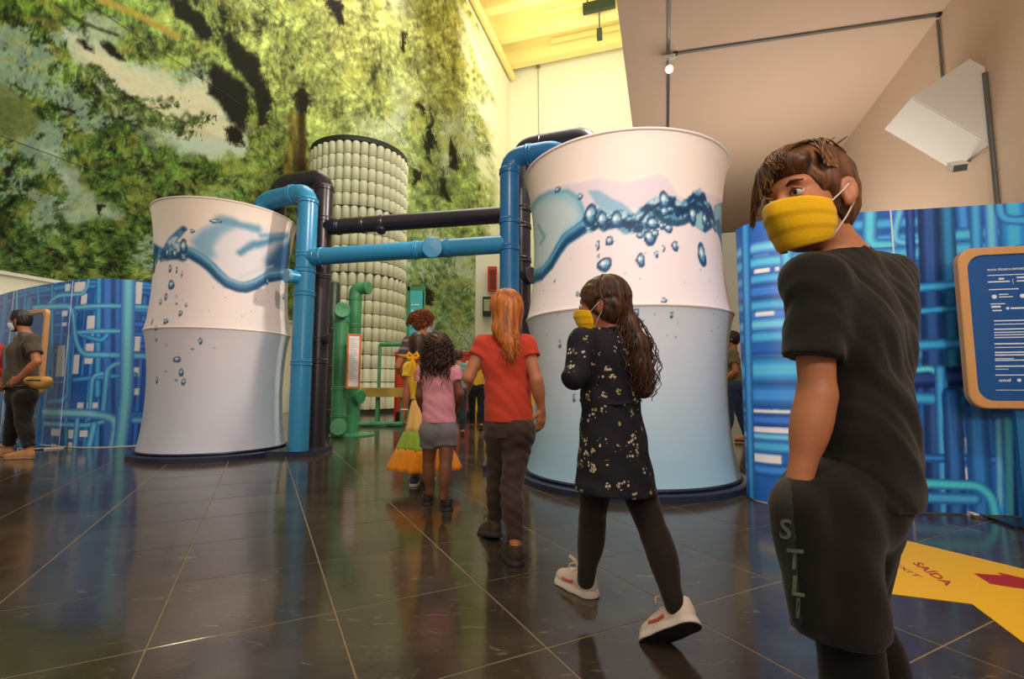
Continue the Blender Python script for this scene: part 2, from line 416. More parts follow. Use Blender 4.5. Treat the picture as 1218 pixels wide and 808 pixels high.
# ================================================================== FOREST MURAL on the left wall
def idw(px, py, pts, k=2.6):
    P = np.array([p[:2] for p in pts], float); C = np.array([p[2] for p in pts], float)
    w = 1.0 / (((px[..., None] - P[:, 0]) ** 2 + (py[..., None] - P[:, 1]) ** 2) + 400.0) ** (k / 2)
    return (w[..., None] * C).sum(-2) / w.sum(-1)[..., None]
_r = np.random.default_rng(7)
def vnoise(x, y, seed=0):
    """smooth value noise"""
    tab = np.random.default_rng(seed).random((64, 64))
    xi = np.floor(x).astype(int); yi = np.floor(y).astype(int); fx = x - xi; fy = y - yi
    fx = fx * fx * (3 - 2 * fx); fy = fy * fy * (3 - 2 * fy)
    g = lambda a, b: tab[a % 64, b % 64]
    return (g(xi, yi) * (1 - fx) + g(xi + 1, yi) * fx) * (1 - fy) + (g(xi, yi + 1) * (1 - fx) + g(xi + 1, yi + 1) * fx) * fy
def fbm(x, y, o=4, seed=0):
    s = 0; a = .5
    for k in range(o): s = s + a * vnoise(x * 2 ** k + 7.3 * k, y * 2 ** k + 3.1 * k, seed + k); a *= .5
    return s / (1 - .5 ** o)
def sd_poly(px, py, poly):
    """signed distance to a polygon (negative inside)"""
    P = np.array(poly, float); d = np.full(px.shape, 1e9); ins = np.zeros(px.shape, bool)
    for i in range(len(P)):
        a = P[i]; b = P[(i + 1) % len(P)]; e = b - a
        wx = px - a[0]; wy = py - a[1]; t = np.clip((wx * e[0] + wy * e[1]) / (e @ e + 1e-12), 0, 1)
        d = np.minimum(d, (wx - e[0] * t) ** 2 + (wy - e[1] * t) ** 2)
        c = ((a[1] > py) != (b[1] > py)) & (px < (b[0] - a[0]) * (py - a[1]) / (b[1] - a[1] + 1e-12) + a[0]); ins ^= c
    return np.where(ins, -1, 1) * np.sqrt(d)
def sd_line(px, py, pts):
    P = np.array(pts, float); d = np.full(px.shape, 1e9)
    for a, b in zip(P[:-1], P[1:]):
        e = b - a; wx = px - a[0]; wy = py - a[1]; t = np.clip((wx * e[0] + wy * e[1]) / (e @ e + 1e-12), 0, 1)
        d = np.minimum(d, (wx - e[0] * t) ** 2 + (wy - e[1] * t) ** 2)
    return np.sqrt(d)
def sm(a, b, x): t = np.clip((x - a) / (b - a), 0, 1); return t * t * (3 - 2 * t)
def mixc(C, col, w): return C * (1 - w[..., None]) + np.array(col, float) * w[..., None]

ts_ = np.concatenate([np.linspace(0, 4.2, 16)[:-1], np.geomspace(4.2, 35.4, 600)])
zs_ = 2.98 + (ROOF - 1.8 - 2.98) * np.linspace(0, 1, 430) ** 1.5
TT, ZZ = np.meshgrid(ts_, zs_, indexing='ij')
MW = WL + .03
PM = S * MW + TT[..., None] * U + ZZ[..., None] * np.array([0, 0, 1.0])
mx_, my_ = proj(np.where((PM[..., 1] < 2)[..., None], PM + [0, 2.0, 0], PM))
mx_ = np.clip(mx_, -400, 700); my_ = np.clip(my_, -400, 460)
n1 = fbm(TT * .9, ZZ * .9, 5, 11); n2 = fbm(TT * 2.3 + ZZ * 1.1, ZZ * 3.5 - TT * .8, 5, 23); n3 = fbm(TT * 4.2, ZZ * 1.2, 4, 31)
base_pts = [(0, 20, (70, 98, 28)), (60, 60, (78, 104, 34)), (30, 150, (52, 80, 28)), (0, 220, (48, 70, 30)), (60, 230, (50, 72, 32)), (120, 210, (72, 100, 44)),
            (110, 20, (96, 124, 52)), (170, 40, (104, 128, 70)), (200, 70, (108, 126, 62)), (240, 20, (128, 142, 80)), (310, 40, (152, 162, 94)), (360, 90, (148, 158, 92)),
            (420, 40, (188, 188, 112)), (450, 100, (166, 174, 104)), (500, 20, (214, 216, 140)), (520, 110, (172, 178, 112)), (540, 60, (200, 198, 128)), (330, 180, (104, 116, 60)),
            (280, 200, (84, 108, 46)), (230, 190, (74, 100, 42)), (160, 180, (80, 110, 50)), (500, 210, (134, 152, 92)), (540, 230, (138, 156, 92)), (520, 320, (120, 145, 100)),
            (550, 380, (110, 135, 90)), (60, 290, (62, 90, 44)), (130, 290, (78, 106, 48)), (20, 320, (60, 84, 44)), (-200, 100, (60, 84, 30))]
CM = idw(mx_, my_, base_pts)
def streaks(theta, L_=9, seed=0, blur=1):
    """noise smeared along a direction field: needle sprays and bark fibres of the print"""
    n, m = theta.shape; N = np.random.default_rng(seed).random((n, m))
    for _ in range(blur): N = (N + np.roll(N, 1, 0) + np.roll(N, 1, 1) + np.roll(N, (1, 1), (0, 1))) / 4
    I, K = np.meshgrid(np.arange(n, dtype=float), np.arange(m, dtype=float), indexing='ij'); acc = np.zeros((n, m)); 
    for sg in (1, -1):
        x, y = I.copy(), K.copy()
        for k in range(L_):
            xi = np.clip(np.rint(x), 0, n - 1).astype(int); yi = np.clip(np.rint(y), 0, m - 1).astype(int); acc += N[xi, yi] * (1 - k / (L_ + 2)); a = theta[xi, yi]; x += sg * np.cos(a); y += sg * np.sin(a)
    acc -= acc.mean(); return acc / acc.std()
lw = sm(430, 270, mx_)                                      # needle sprays on the near part, drooping fibres on the far part
ang = (fbm(mx_ / 46 + 20, my_ / 46 + 20, 3, 17) - .5) * 9.0 * lw + (1.45 + (fbm(mx_ / 60 + 9, my_ / 60 + 3, 2, 19) - .5) * 2.2) * (1 - lw)
ang = ang + (np.random.default_rng(3).random(ang.shape) - .5) * .9 + (fbm(mx_ / 7, my_ / 7, 2, 37) - .5) * 4.0
k1 = streaks(ang, 4, 1, 0); k2 = streaks(ang + .5, 7, 2, 3)
clump = fbm(mx_ / 34 + 50, my_ / 26 + 50, 4, 29) - .5
fine = fbm(mx_ / 6 + 11, my_ / 5 + 13, 3, 43) - .5
lum = k1 * .15 * (.5 + .6 * lw) + k2 * .13 * (.6 + .6 * lw) + clump * (.45 + .9 * lw) + fine * .9 + (n1 - .5) * .6
CM = CM * np.clip(1 + lum, .22, 2.2)[..., None]
hi = sm(.9, 2.0, k1 + clump * 3) * lw; CM = mixc(CM, (150, 166, 84), hi * .55)
# bluish sky glimpses between the branches
gl = sm(.58, .70, fbm(mx_ / 60 + 3, my_ / 44 + 5, 4, 51) + k1 * .03 + fine * .25) * sm(330, 180, mx_) * .7
CM = mixc(CM, (160, 186, 178), gl)
gl = sm(.54, .68, fbm(mx_ / 40, my_ / 80, 4, 61) + k1 * .04) * sm(400, 470, mx_) * sm(60, 160, my_) * .75
CM = mixc(CM, (204, 214, 196), gl)
# warm yellow-green twigs
tw = sm(.58, .66, fbm(mx_ / 16, my_ / 12, 3, 71) + k2 * .03); CM = mixc(CM, (170, 168, 78), tw * .38)
jx = mx_ + (fbm(mx_ / 18, my_ / 18, 4, 81) - .5) * 30 + k1 * 2.4; jy = my_ + (fbm(mx_ / 18 + 30, my_ / 18, 4, 91) - .5) * 26 + k1 * 1.5
# pale opening with a ragged fringe
op = [(85, 40), (112, 55), (135, 62), (152, 80), (182, 86), (205, 100), (232, 104), (248, 98), (246, 112), (262, 128), (286, 150), (282, 178), (250, 180), (222, 172), (205, 162), (150, 120), (118, 105), (100, 72)]
d = sd_poly(jx, jy, op)
CM = mixc(CM, (206, 214, 190), sm(12, 2, d) * .85); CM = mixc(CM, (216, 212, 182), sm(0, -6, d))
CM = mixc(CM, (190, 186, 158), sm(0, -8, d) * sm(.45, .6, fbm(TT * .4, ZZ * 1.5, 2, 5)) * .6)
# branch across the opening
for ln, w in (([(110, 85), (150, 125), (190, 140), (236, 142)], 8), ([(150, 112), (180, 118), (205, 122)], 5), ([(160, 138), (215, 160)], 7)):
    wb = sm(w + 4, w - 4, sd_line(jx, jy, ln) + (n2 - .5) * 14 + k1 * 2.0); CM = mixc(CM, (78, 98, 50), wb * .92); CM = CM * np.clip(1 + (k1 * .16 + fine * 1.3) * wb, .3, 2)[..., None]
# pale strips
for pl in ([(55, 180), (80, 190), (100, 225), (108, 245), (150, 255), (140, 262), (90, 262), (70, 255), (84, 232)], [(170, 155), (230, 172), (285, 170), (282, 186), (220, 184)], [(100, 20), (130, 18), (145, 40), (135, 60), (110, 48)]):
    CM = mixc(CM, (190, 208, 198), sm(9, -5, sd_poly(jx, jy, pl)) * (.35 + .6 * n2))
# dark holes
for pl, s_ in (([(200, 0), (222, 0), (240, 20), (250, 42), (238, 48), (222, 25)], 4), ([(264, 44), (278, 42), (296, 64), (312, 92), (322, 116), (318, 148), (310, 150), (304, 118), (292, 90), (272, 70)], 4),
               ([(252, 80), (268, 84), (290, 105), (298, 132), (288, 156), (276, 140), (262, 120), (248, 112)], 5), ([(386, 0), (402, 2), (408, 24), (402, 30), (392, 16)], 3),
               ([(346, 120), (358, 108), (364, 112), (368, 130), (356, 138), (352, 120)], 3), ([(92, 46), (104, 48), (112, 60), (102, 56)], 3), ([(122, 52), (138, 54), (148, 70), (134, 64)], 3),
               ([(268, 154), (282, 152), (284, 168), (272, 172)], 4), ([(478, 36), (482, 40), (480, 62), (476, 58)], 2), ([(496, 122), (502, 128), (500, 134)], 2), ([(540, 165), (546, 190), (544, 206), (536, 200), (536, 180)], 3),
               ([(524, 214), (536, 234), (538, 240), (526, 232)], 3), ([(492, 205), (498, 208), (498, 218), (490, 220)], 2), ([(112, 245), (124, 248), (116, 257)], 2), ([(512, 130), (515, 165), (511, 196), (508, 170)], 2), ([(500, 348), (514, 352), (512, 364), (502, 362)], 3)):
    CM = mixc(CM, (30, 28, 20), sm(s_ + 1, -s_ * .4, sd_poly(jx * .6 + mx_ * .4, jy * .6 + my_ * .4, pl)))
# trunk
tk = [(345, 128), (360, 140), (363, 240), (332, 240), (340, 180)]
w_ = sm(3, -3, sd_poly(jx * .3 + mx_ * .7, my_, tk)); CM = mixc(CM, (140, 116, 50), w_ * .6); CM = CM * (1 - .35 * (w_ * sm(.4, .6, n3))[..., None])
CM = mixc(CM, (58, 40, 18), sm(8, 1, np.abs(mx_ - 359)) * sm(130, 142, my_) * sm(260, 220, my_) * .9)
# a thick yellow bough top left
CM = mixc(CM, (176, 156, 72), sm(7, 1, sd_line(mx_, my_, [(120, 0), (160, 16), (190, 32), (212, 44)])))
CM = mixc(CM, (60, 66, 30), sm(3, .5, sd_line(mx_, my_, [(66, 4), (90, 22), (116, 34), (140, 42)])))
# grey-green rock at the left edge
d = sd_poly(jx * .3 + mx_ * .7, jy * .3 + my_ * .7, [(-60, 90), (0, 96), (30, 118), (48, 140), (44, 160), (20, 165), (-60, 160)])
CM = mixc(CM, (112, 122, 72), sm(4, -4, d) * .8)
# the print ends in a pale feathered border towards the back wall
ed = 556 + (my_ / 300.0) * 34 + (fbm(ZZ * .9, TT * .3, 4, 44) - .5) * 60
CM = mixc(CM, (236, 238, 214), sm(-8, 10, mx_ - ed)); CM = mixc(CM, (236, 238, 206), sm(60, -20, my_) * sm(455, 475, mx_) * sm(505, 490, mx_) * .7)
CM = mixc(CM, (240, 238, 216), sm(3, 30, mx_ - 575))
me = grid_mesh('print_sheet', PM); set_print(me, CM.reshape(-1, 3))
mm, nt, b = new_mat('forest_print'); L = nt.links.new
a_ = nd(nt, 'ShaderNodeAttribute', attribute_name='print'); geo = nd(nt, 'ShaderNodeNewGeometry')
mp = nd(nt, 'ShaderNodeMapping'); mp.inputs['Rotation'].default_value = (.5, .3, .2); mp.inputs['Scale'].default_value = (1.6, 1.6, 3.0); L(geo.outputs['Position'], mp.inputs[0])
nz = nd(nt, 'ShaderNodeTexNoise', Scale=2.4, Detail=9.0, Roughness=.72, Distortion=.9); L(mp.outputs[0], nz.inputs['Vector'])
mr = nd(nt, 'ShaderNodeMapRange'); mr.inputs['From Min'].default_value = .3; mr.inputs['From Max'].default_value = .7; mr.inputs['To Min'].default_value = .72; mr.inputs['To Max'].default_value = 1.28; mr.clamp = False
L(nz.outputs['Fac'], mr.inputs['Value'])
mu = nd(nt, 'ShaderNodeMix', data_type='RGBA', blend_type='MULTIPLY'); mu.inputs['Factor'].default_value = 1.0
L(a_.outputs['Color'], mu.inputs[6]); L(mr.outputs[0], mu.inputs[7])
# the pale border carries no foliage: fade the needle detail by the picture's own saturation
sp_ = nd(nt, 'ShaderNodeSeparateColor', mode='HSV'); L(a_.outputs['Color'], sp_.inputs[0])
fa = nd(nt, 'ShaderNodeMapRange'); fa.inputs['From Min'].default_value = .2; fa.inputs['From Max'].default_value = .5; L(sp_.outputs[1], fa.inputs['Value'])
L(fa.outputs[0], mu.inputs['Factor']); L(mu.outputs[2], b.inputs['Base Color'])
b.inputs['Roughness'].default_value = .8; b.inputs['Specular IOR Level'].default_value = .15
mural = empty('forest_mural', hall(MW, 16, 2.98), 'towering printed forest mural in greens covering the tall hall wall', 'mural')
link('print_sheet', me, mm, mural)
hbox('bottom_batten', WL, WL + .06, 0, 35.4, 2.92, 2.985, M['white'], mural)
for k in (0, 1, 2, 3, 4):
    z = 5.5 + 3.6 * k
    MB().tube([hall(MW + .004, 1, z), hall(MW + .004, 35, z)], .006, 4).build('seam', mat('seam_thread', rgb(96, 104, 62), .8), mural)

# ================================================================== BOTTLE TOWER
TC = at(420, 470, 16.3); TC[2] = 0; TR = 1.52; NB = 38; RH = .424
tw_ = empty('bottle_tower', tuple(TC), 'tall round tower clad in rows of pale plastic water jugs', 'tower')
M['jug'] = mat('pale_jug_plastic', rgb(224, 223, 196), .4, .05, 3, spec=.4)
M['jug_ring'] = mat('dark_ring', rgb(40, 48, 34), .6, .1)
NR = 20; zt = .12
MB().lathe([(TR - .13, 0), (TR - .13, NR * RH + .1)], 48, TC).build('core', mat('olive_core', rgb(150, 150, 108), .8, .1), tw_, True)
for z, h in ((0, .10), (zt + NR * RH, .16), (zt + 10 * RH - .05, .05), (zt + 15 * RH - .03, .03)):
    MB().lathe([(TR - .1, z), (TR + .10, z), (TR + .10, z + h), (TR - .1, z + h)], 64, TC).build('ring', M['jug_ring'], tw_, True)
jug = [(.112, .003), (.126, .018), (.127, .375), (.112, .405), (.06, .419)]
jm = MB().lathe(jug, 8); jv = [np.array(v) for v in jm.v]; jf = jm.f
jme = jm.mesh('bottle'); jme.materials.append(M['jug']); jme.polygons.foreach_set('use_smooth', np.ones(len(jme.polygons), bool))
face = math.atan2(-TC[1], -TC[0])
spots = []
for r in range(NR):
    for k in range(NB):
        a = face + 2 * math.pi * (k + .5 - NB / 2) / NB
        seen = abs(k + .5 - NB / 2) < 8.6
        spots.append((not seen, -r, a, r))
spots.sort()
mbj = MB()
for i, (_, _, a, r) in enumerate(spots):
    loc = TC + np.array([math.cos(a) * (TR), math.sin(a) * TR, zt + r * RH])
    if i < 300:
        o = bpy.data.objects.new('bottle', jme); COL.objects.link(o); o.parent = tw_; o.location = tuple(loc - TC); o.rotation_euler = (0, 0, a)
    else: mbj.add([v + loc for v in jv], jf)
o = mbj.build('bottle_rows', M['jug'], tw_, True); tag(o, kind='stuff')

# ================================================================== WATER TANKS
M['tank'] = print_mat('printed_stretch_fabric', .55, .35, .06)
M['rim'] = mat('white_hem', rgb(238, 226, 220), .5, .02)
DKB, MDB, LTB = (26, 70, 112), (62, 128, 172), (150, 194, 216)
def bubble(C, q, z, cx, cz, rx, rz, dark=1.0):
    wob = 1 + .07 * np.sin(3 * np.arctan2(z - cz, q - cx) + cx) + .07 * np.sin(2 * np.arctan2(z - cz, q - cx) + cz)
    e = np.sqrt(((q - cx) / rx) ** 2 + ((z - cz) / rz) ** 2) * wob
    C = mixc(C, (150, 192, 214), sm(1.05, .9, e))
    C = mixc(C, DKB, sm(1.12, .98, e) * sm(.40, .80, e + .14 * np.sign(cz - z)) * .95 * dark)
    e2 = np.sqrt(((q - cx + rx * .2) / (rx * .4)) ** 2 + ((z - cz - rz * .25) / (rz * .4)) ** 2)
    C = mixc(C, (232, 240, 244), sm(1.0, .4, e2))
    e3 = np.sqrt(((q - cx - rx * .25) / (rx * .45)) ** 2 + ((z - cz + rz * .3) / (rz * .35)) ** 2)
    return mixc(C, MDB, sm(1.0, .5, e3) * .7)
def make_tank(c, rd, rb, rm, rt, zm, zt, paint, label, sag):
    c = np.array([c[0], c[1], 0.0]); n, m = 460, 230
    t = empty('water_tank', tuple(c), label, 'water tank', 'printed water tanks')
    z0 = .075
    zz = np.unique(np.concatenate([np.linspace(z0, zm, m // 2), np.linspace(zm, zt, m // 2)]))
    u = np.where(zz < zm, (zz - z0) / (zm - z0), (zz - zm) / (zt - zm))
    ends = np.where(zz < zm, rb + (rm - rb) * u, rm + (rt - rm) * u)
    rr = ends - sag * (4 * u * (1 - u)) ** .8
    face = math.atan2(-c[1], -c[0])
    th = np.linspace(-math.pi, math.pi, n)                  # 0 faces the camera, positive to the right in view
    A, Z = np.meshgrid(th, zz, indexing='ij'); R = np.broadcast_to(rr, A.shape)
    P = np.stack([c[0] + R * np.cos(face + A), c[1] + R * np.sin(face + A), Z], -1)
    def hit(px, py):
        r = ray(px, py); lo, hi = None, None
        ts = np.linspace(.3, 12, 6000); q = CAM + ts[:, None] * r
        rad = np.hypot(q[:, 0] - c[0], q[:, 1] - c[1]); rz = np.interp(q[:, 2], zz, rr)
        k = np.argmax(rad < rz) if (rad < rz).any() else np.argmin(rad - rz)
        a = math.atan2(q[k, 1] - c[1], q[k, 0] - c[0]) - face
        a = (a + math.pi) % (2 * math.pi) - math.pi
        return a * rm * 100, q[k, 2] * 100
    C = paint(A * rm * 100, Z * 100, hit, zm * 100, zt * 100)
    me = grid_mesh('fabric_skin', P); set_print(me, C.reshape(-1, 3))
    link('fabric_skin', me, M['tank'], t, True)
    def ring(name, r, z, w, mt):
        ph = [(r + w * math.cos(q), z + w * math.sin(q)) for q in np.linspace(0, 2 * math.pi, 9)]
        MB().lathe(ph, 96, c, closed=True).build(name, mt, t, True)
    ring('top_hoop', rt - .004, zt, .012, M['rim']); ring('middle_hoop', rm - .008, zm, .013, M['rim']); ring('bottom_hoop', rb - .01, z0 + .004, .016, M['navy'])
    MB().lathe([(rd, 0), (rd, .05), (rd - .012, .06), (rd - .05, .062), (0, .062)], 96, c).build('plinth', M['navy'], t, True)
    return t, c
def paintR(q, z, hit, zm, zt):
    H = lambda L_: [hit(*p) for p in L_]
    n1 = fbm(q * .05 + 40, z * .05, 4, 3)
    C = np.ones(q.shape + (3,)) * np.array((232, 224, 228.0))
    C = mixc(C, (238, 226, 216), sm(zt - 75, zt - 40, z))  # warm lamp tint on the upper fabric, painted into the print
    low = sm(zm + 2, 10, z); C = mixc(C, (142, 188, 216), low * (.45 + .55 * low))
    C = mixc(C, (168, 200, 220), sm(zm + 1, zm - 3, z) * .42)
    # pale crest outline above the water
    crest = H([(631, 240), (660, 222), (690, 216), (715, 211), (745, 217), (765, 212), (785, 205), (797, 214), (808, 232), (818, 236), (835, 228), (850, 232), (868, 240), (868, 275), (640, 275)])
    d = sd_poly(q, z, crest); C = mixc(C, (212, 204, 220), sm(1.5, -3, d) * .75); C = mixc(C, (244, 232, 228), sm(1.8, .2, np.abs(d - 1)) * .6)
    # left glassy mass
    L1 = H([(632, 250), (640, 234), (655, 226), (676, 225), (690, 234), (697, 252), (696, 268), (682, 279), (670, 290), (660, 308), (648, 326), (633, 334)])
    d = sd_poly(q, z, L1); C = mixc(C, (150, 196, 212), sm(1, -2, d)); C = mixc(C, (198, 214, 218), sm(-3, -12, d + 8 * (n1 - .5)) * .8)
    C = mixc(C, (92, 160, 186), sm(4, 0, np.abs(d + 2) + 3 * (n1 - .4)) * .6)
    dk = H([(634, 332), (645, 326), (655, 314), (664, 298), (673, 285), (686, 276), (697, 268)]); d = sd_line(q, z, dk)
    C = mixc(C, (52, 122, 170), sm(8, 4.5, d)); C = mixc(C, DKB, sm(4.0, 1.4, sd_line(q, z + 2.5, dk)) * .92); C = mixc(C, (120, 178, 206), sm(2.0, .5, sd_line(q, z - 4, dk)) * .7)
    C = mixc(C, (80, 150, 180), sm(3.5, .5, sd_line(q, z, H([(640, 268), (648, 282), (643, 290)]))) * .6)
    # light crest sheet
    d = sd_poly(q + 5 * (n1 - .5), z, H([(699, 226), (712, 226), (728, 236), (742, 242), (756, 254), (762, 262), (748, 266), (735, 256), (720, 250), (708, 244)])); C = mixc(C, (134, 180, 208), sm(1, -1.5, d) * .9)
    # turquoise body behind the line
    d = sd_poly(q, z + 6 * (n1 - .5), H([(700, 262), (712, 252), (740, 258), (762, 258), (772, 244), (790, 234), (802, 240), (812, 248), (822, 236), (835, 236), (846, 250), (852, 270), (835, 274), (818, 262), (800, 268), (780, 262), (765, 270), (742, 270), (720, 268)]))
    C = mixc(C, (70, 138, 174), sm(1.5, -1.5, d) * .9); C = mixc(C, (150, 196, 212), sm(.50, .62, n1) * sm(0, -2, d) * .9); C = mixc(C, DKB, sm(.42, .36, n1) * sm(0, -2, d) * .8)
    wl = H([(700, 264), (714, 260), (738, 263), (746, 268), (762, 265), (770, 254), (784, 246), (800, 246), (812, 252), (822, 244), (832, 238), (842, 248), (850, 264)])
    n2 = fbm(q * .16 + 5, z * .22, 3, 14); dw = sd_line(q + 6 * (n2 - .5), z + 12 * (n1 - .5), wl); w_ = sm(9, 6, dw)
    C = mixc(C, (84, 148, 184), w_ * .9); C = mixc(C, (22, 60, 98), w_ * sm(.56, .44, n2 + dw * .012) * .95); C = mixc(C, (176, 208, 222), w_ * sm(.58, .66, n2)); C = mixc(C, (20, 54, 92), sm(2.6, 1.2, dw) * .9)
    C = mixc(C, (24, 62, 98), sm(4, 1.2, sd_line(q, z + 6 * (n1 - .5), H([(776, 250), (790, 262), (806, 264), (822, 258)]))) * .85); C = mixc(C, (24, 62, 98), sm(3.5, 1.2, sd_line(q, z, H([(822, 262), (830, 246), (840, 252), (846, 268), (838, 274)]))) * .85)
    # water on the right flank
    d = sd_poly(q + 8 * (n1 - .5), z, H([(850, 245), (860, 240), (868, 246), (867, 330), (863, 310), (856, 285), (850, 272)])); C = mixc(C, (44, 112, 152), sm(1, -1.5, d)); C = mixc(C, (130, 180, 200), sm(.55, .65, n1) * sm(0, -2, d))
    C = mixc(C, (44, 112, 152), sm(1.5, -1, sd_poly(q - 190 - q * 0, z, H([(850, 245), (868, 246), (860, 330)]))) * .0)
    k = .0
    for x, y, rx, ry in ((702, 257, 9, 14), (716, 262, 7, 11), (733, 262, 8, 10), (663, 226, 6, 3.5), (690, 234, 4, 4), (725, 287, 5, 6.5), (719, 315, 9, 9), (711, 292, 2.3, 6), (712, 305, 1.8, 2.5), (762, 310, 5, 9.5), (781, 302, 2.6, 5),
                        (803, 293, 4.5, 7), (789, 296, 2, 4), (835, 304, 8, 14.5), (773, 283, 8, 10), (761, 280, 4, 4.5), (776, 266, 8, 8), (779, 278, 5, 5), (790, 239, 7, 12), (790, 252, 6, 6), (824, 257, 7, 11), (838, 262, 6, 9), (857, 265, 4, 9), (795, 272, 6, 5.5), (787, 269, 4, 5),
                        (687, 350, 2.4, 3.6), (693, 363, 4, 4.6), (790, 358, 3.2, 3.8), (799, 375, 2, 4.5), (666, 410, 2.4, 5), (757, 372, 3, 5), (764, 386, 2.4, 4), (660, 334, 2, 2.4), (803, 401, 1, 2.4), (683, 474, 2.5, 5), (744, 342, 3, 3), (729, 329, 3, 2.5)):
        a = hit(x, y); s = 578 / 3.9 / 100
        C = bubble(C, q, z, a[0], a[1], rx / s, ry / s)
    rg_ = random.Random(5)
    for _ in range(34):
        a = hit(rg_.uniform(640, 862), rg_.uniform(300, 400)); r_ = rg_.uniform(.35, .8)
        C = mixc(C, (96, 132, 164), sm(r_ * 1.3, r_ * .6, np.hypot(q - a[0], z - a[1])) * .8)
    return C
def paintL(q, z, hit, zm, zt):
    X = lambda x, y: (170 + x / 6.216, 225 + y / 6.216)
    H = lambda L_: [hit(*X(*p)) for p in L_]
    n1 = fbm(q * .05 + 9, z * .05, 4, 8)
    C = np.ones(q.shape + (3,)) * np.array((234, 224, 226.0))
    C = mixc(C, (240, 228, 216), sm(zt - 75, zt - 30, z))  # cream top: glow of the warm lamps mixed into the print colour
    low = sm(zm, 5, z); C = mixc(C, (172, 198, 236), low * .9); C = mixc(C, (206, 208, 222), sm(zm + 1, zm - 3, z) * .7)
    C = mixc(C, (176, 206, 222), sm(30, 62, q) * sm(zm + 5, zm - 10, z) * .6)
    body = H([(340, 360), (420, 290), (520, 245), (620, 225), (720, 250), (850, 285), (960, 300), (1075, 325), (1100, 400), (1080, 640), (940, 660), (870, 700), (750, 745), (640, 710), (540, 620), (470, 550), (420, 500), (350, 470)])
    d = sd_poly(q, z, body); C = mixc(C, (222, 220, 228), sm(1, -2, d))
    lt = H([(340, 380), (420, 290), (520, 240), (620, 220), (720, 250), (860, 290), (840, 310), (700, 300), (600, 350), (540, 430), (560, 520), (470, 540), (380, 480)])
    C = mixc(C, (128, 174, 202), sm(3, -9, sd_poly(q, z, lt)) * .9)
    C = mixc(C, (84, 144, 182), sm(9, 0, sd_line(q, z + 7 * (n1 - .5), H([(560, 232), (640, 240), (720, 262), (850, 290)]))) * .75)
    C = mixc(C, (64, 126, 168), sm(8, 0, sd_line(q, z + 6 * (n1 - .5), H([(720, 470), (760, 435), (810, 408), (900, 395), (990, 375), (1030, 355), (1065, 338)]))) * .85)
    C = mixc(C, (120, 166, 196), sm(5, 1, sd_line(q, z, H([(870, 345), (960, 345), (1040, 335)]))) * .8)
    C = mixc(C, (44, 96, 146), sm(8, -12, sd_poly(q, z, H([(1090, 370), (1000, 400), (900, 520), (910, 620), (1060, 640), (1100, 560)]))) * .95)
    C = mixc(C, (200, 208, 222), sm(3, .5, sd_line(q, z, H([(700, 660), (840, 600), (960, 570)]))) * .6)
    dk = H([(345, 470), (430, 520), (500, 575), (560, 640), (620, 690), (700, 722), (760, 728), (830, 705), (920, 652), (1050, 632)]); d = sd_line(q, z, dk)
    C = mixc(C, (62, 128, 172), sm(8.5, 4.5, d)); C = mixc(C, DKB, sm(4.0, 1.2, sd_line(q, z + 4, dk)) * .92)
    C = mixc(C, (160, 198, 216), sm(2.2, .4, sd_line(q, z - 4.5, dk)) * .7)
    d = sd_poly(q + 7 * (n1 - .5), z, H([(75, 400), (150, 440), (200, 360), (300, 275), (320, 300), (250, 390), (330, 420), (330, 500), (230, 520), (110, 520), (80, 620), (68, 640)]))
    C = mixc(C, (70, 134, 174), sm(2.5, -1, d)); C = mixc(C, DKB, sm(.54, .44, n1) * sm(1, -2, d) * .95); C = mixc(C, (186, 210, 220), sm(.56, .66, n1) * sm(0, -2, d))
    n2 = fbm(q * .14 + 5, z * .2, 3, 15)
    C = mixc(C, (26, 66, 102), sm(.60, .48, n2) * sm(8, 3, sd_line(q, z + 8 * (n1 - .5), H([(80, 500), (130, 505), (180, 495), (230, 470), (300, 490)]))) * .9)
    s = 578 / 5.75 / 100
    for x, y, rx, ry in ((300, 430, 30, 55), (180, 475, 18, 35), (236, 480, 18, 40), (535, 238, 45, 14), (365, 312, 18, 14), (200, 590, 14, 30), (210, 710, 28, 38), (250, 600, 7, 28), (288, 632, 7, 25), (90, 560, 12, 60), (920, 685, 10, 28), (170, 790, 12, 20)):
        a = hit(*X(x, y)); C = bubble(C, q, z, a[0], a[1], rx / 6.216 / s, ry / 6.216 / s)
    for x, y, rx, ry in ((218, 78, 12, 26), (180, 112, 14, 20), (355, 132, 10, 14), (315, 190, 14, 20), (215, 245, 18, 20), (120, 250, 9, 26), (145, 290, 16, 16), (150, 370, 10, 12), (453, 381, 12, 20), (397, 436, 8, 9), (292, 507, 26, 22), (320, 597, 17, 24), (338, 660, 15, 24),
                        (288, 645, 12, 9), (153, 648, 13, 26), (1020, 75, 20, 22), (1062, 318, 12, 38), (287, 75, 6, 12), (290, 125, 8, 6), (216, 410, 6, 9), (216, 588, 8, 5), (360, 575, 5, 7)):
        a = hit(160 + x / 5.77, 340 + y / 5.77); C = bubble(C, q, z, a[0], a[1], rx / 5.77 / s, ry / 5.77 / s)
    rg_ = random.Random(9)
    for _ in range(22):
        a = hit(rg_.uniform(175, 335), rg_.uniform(340, 420)); r_ = rg_.uniform(.4, .9)
        C = mixc(C, (120, 140, 168), sm(r_ * 1.3, r_ * .6, np.hypot(q - a[0], z - a[1])) * .8)
    return C
tankR, cR = make_tank((1.114, 4.729), 1.04, .978, .973, .983, 1.508, 2.946, paintR, 'big white water tank with splashing wave print, behind the girl in the flowered dress', .085)
tankL, cL = make_tank((-3.89, 6.47), .93, .842, .843, .86, 1.552, 3.117, paintL, 'big white water tank with sweeping wave print, nearest the man with a waist bag', .07)
MB().box((-2.86, 6.40, .031), (.85, .62, .062)).build('plinth_extension', M['navy'], tankL)
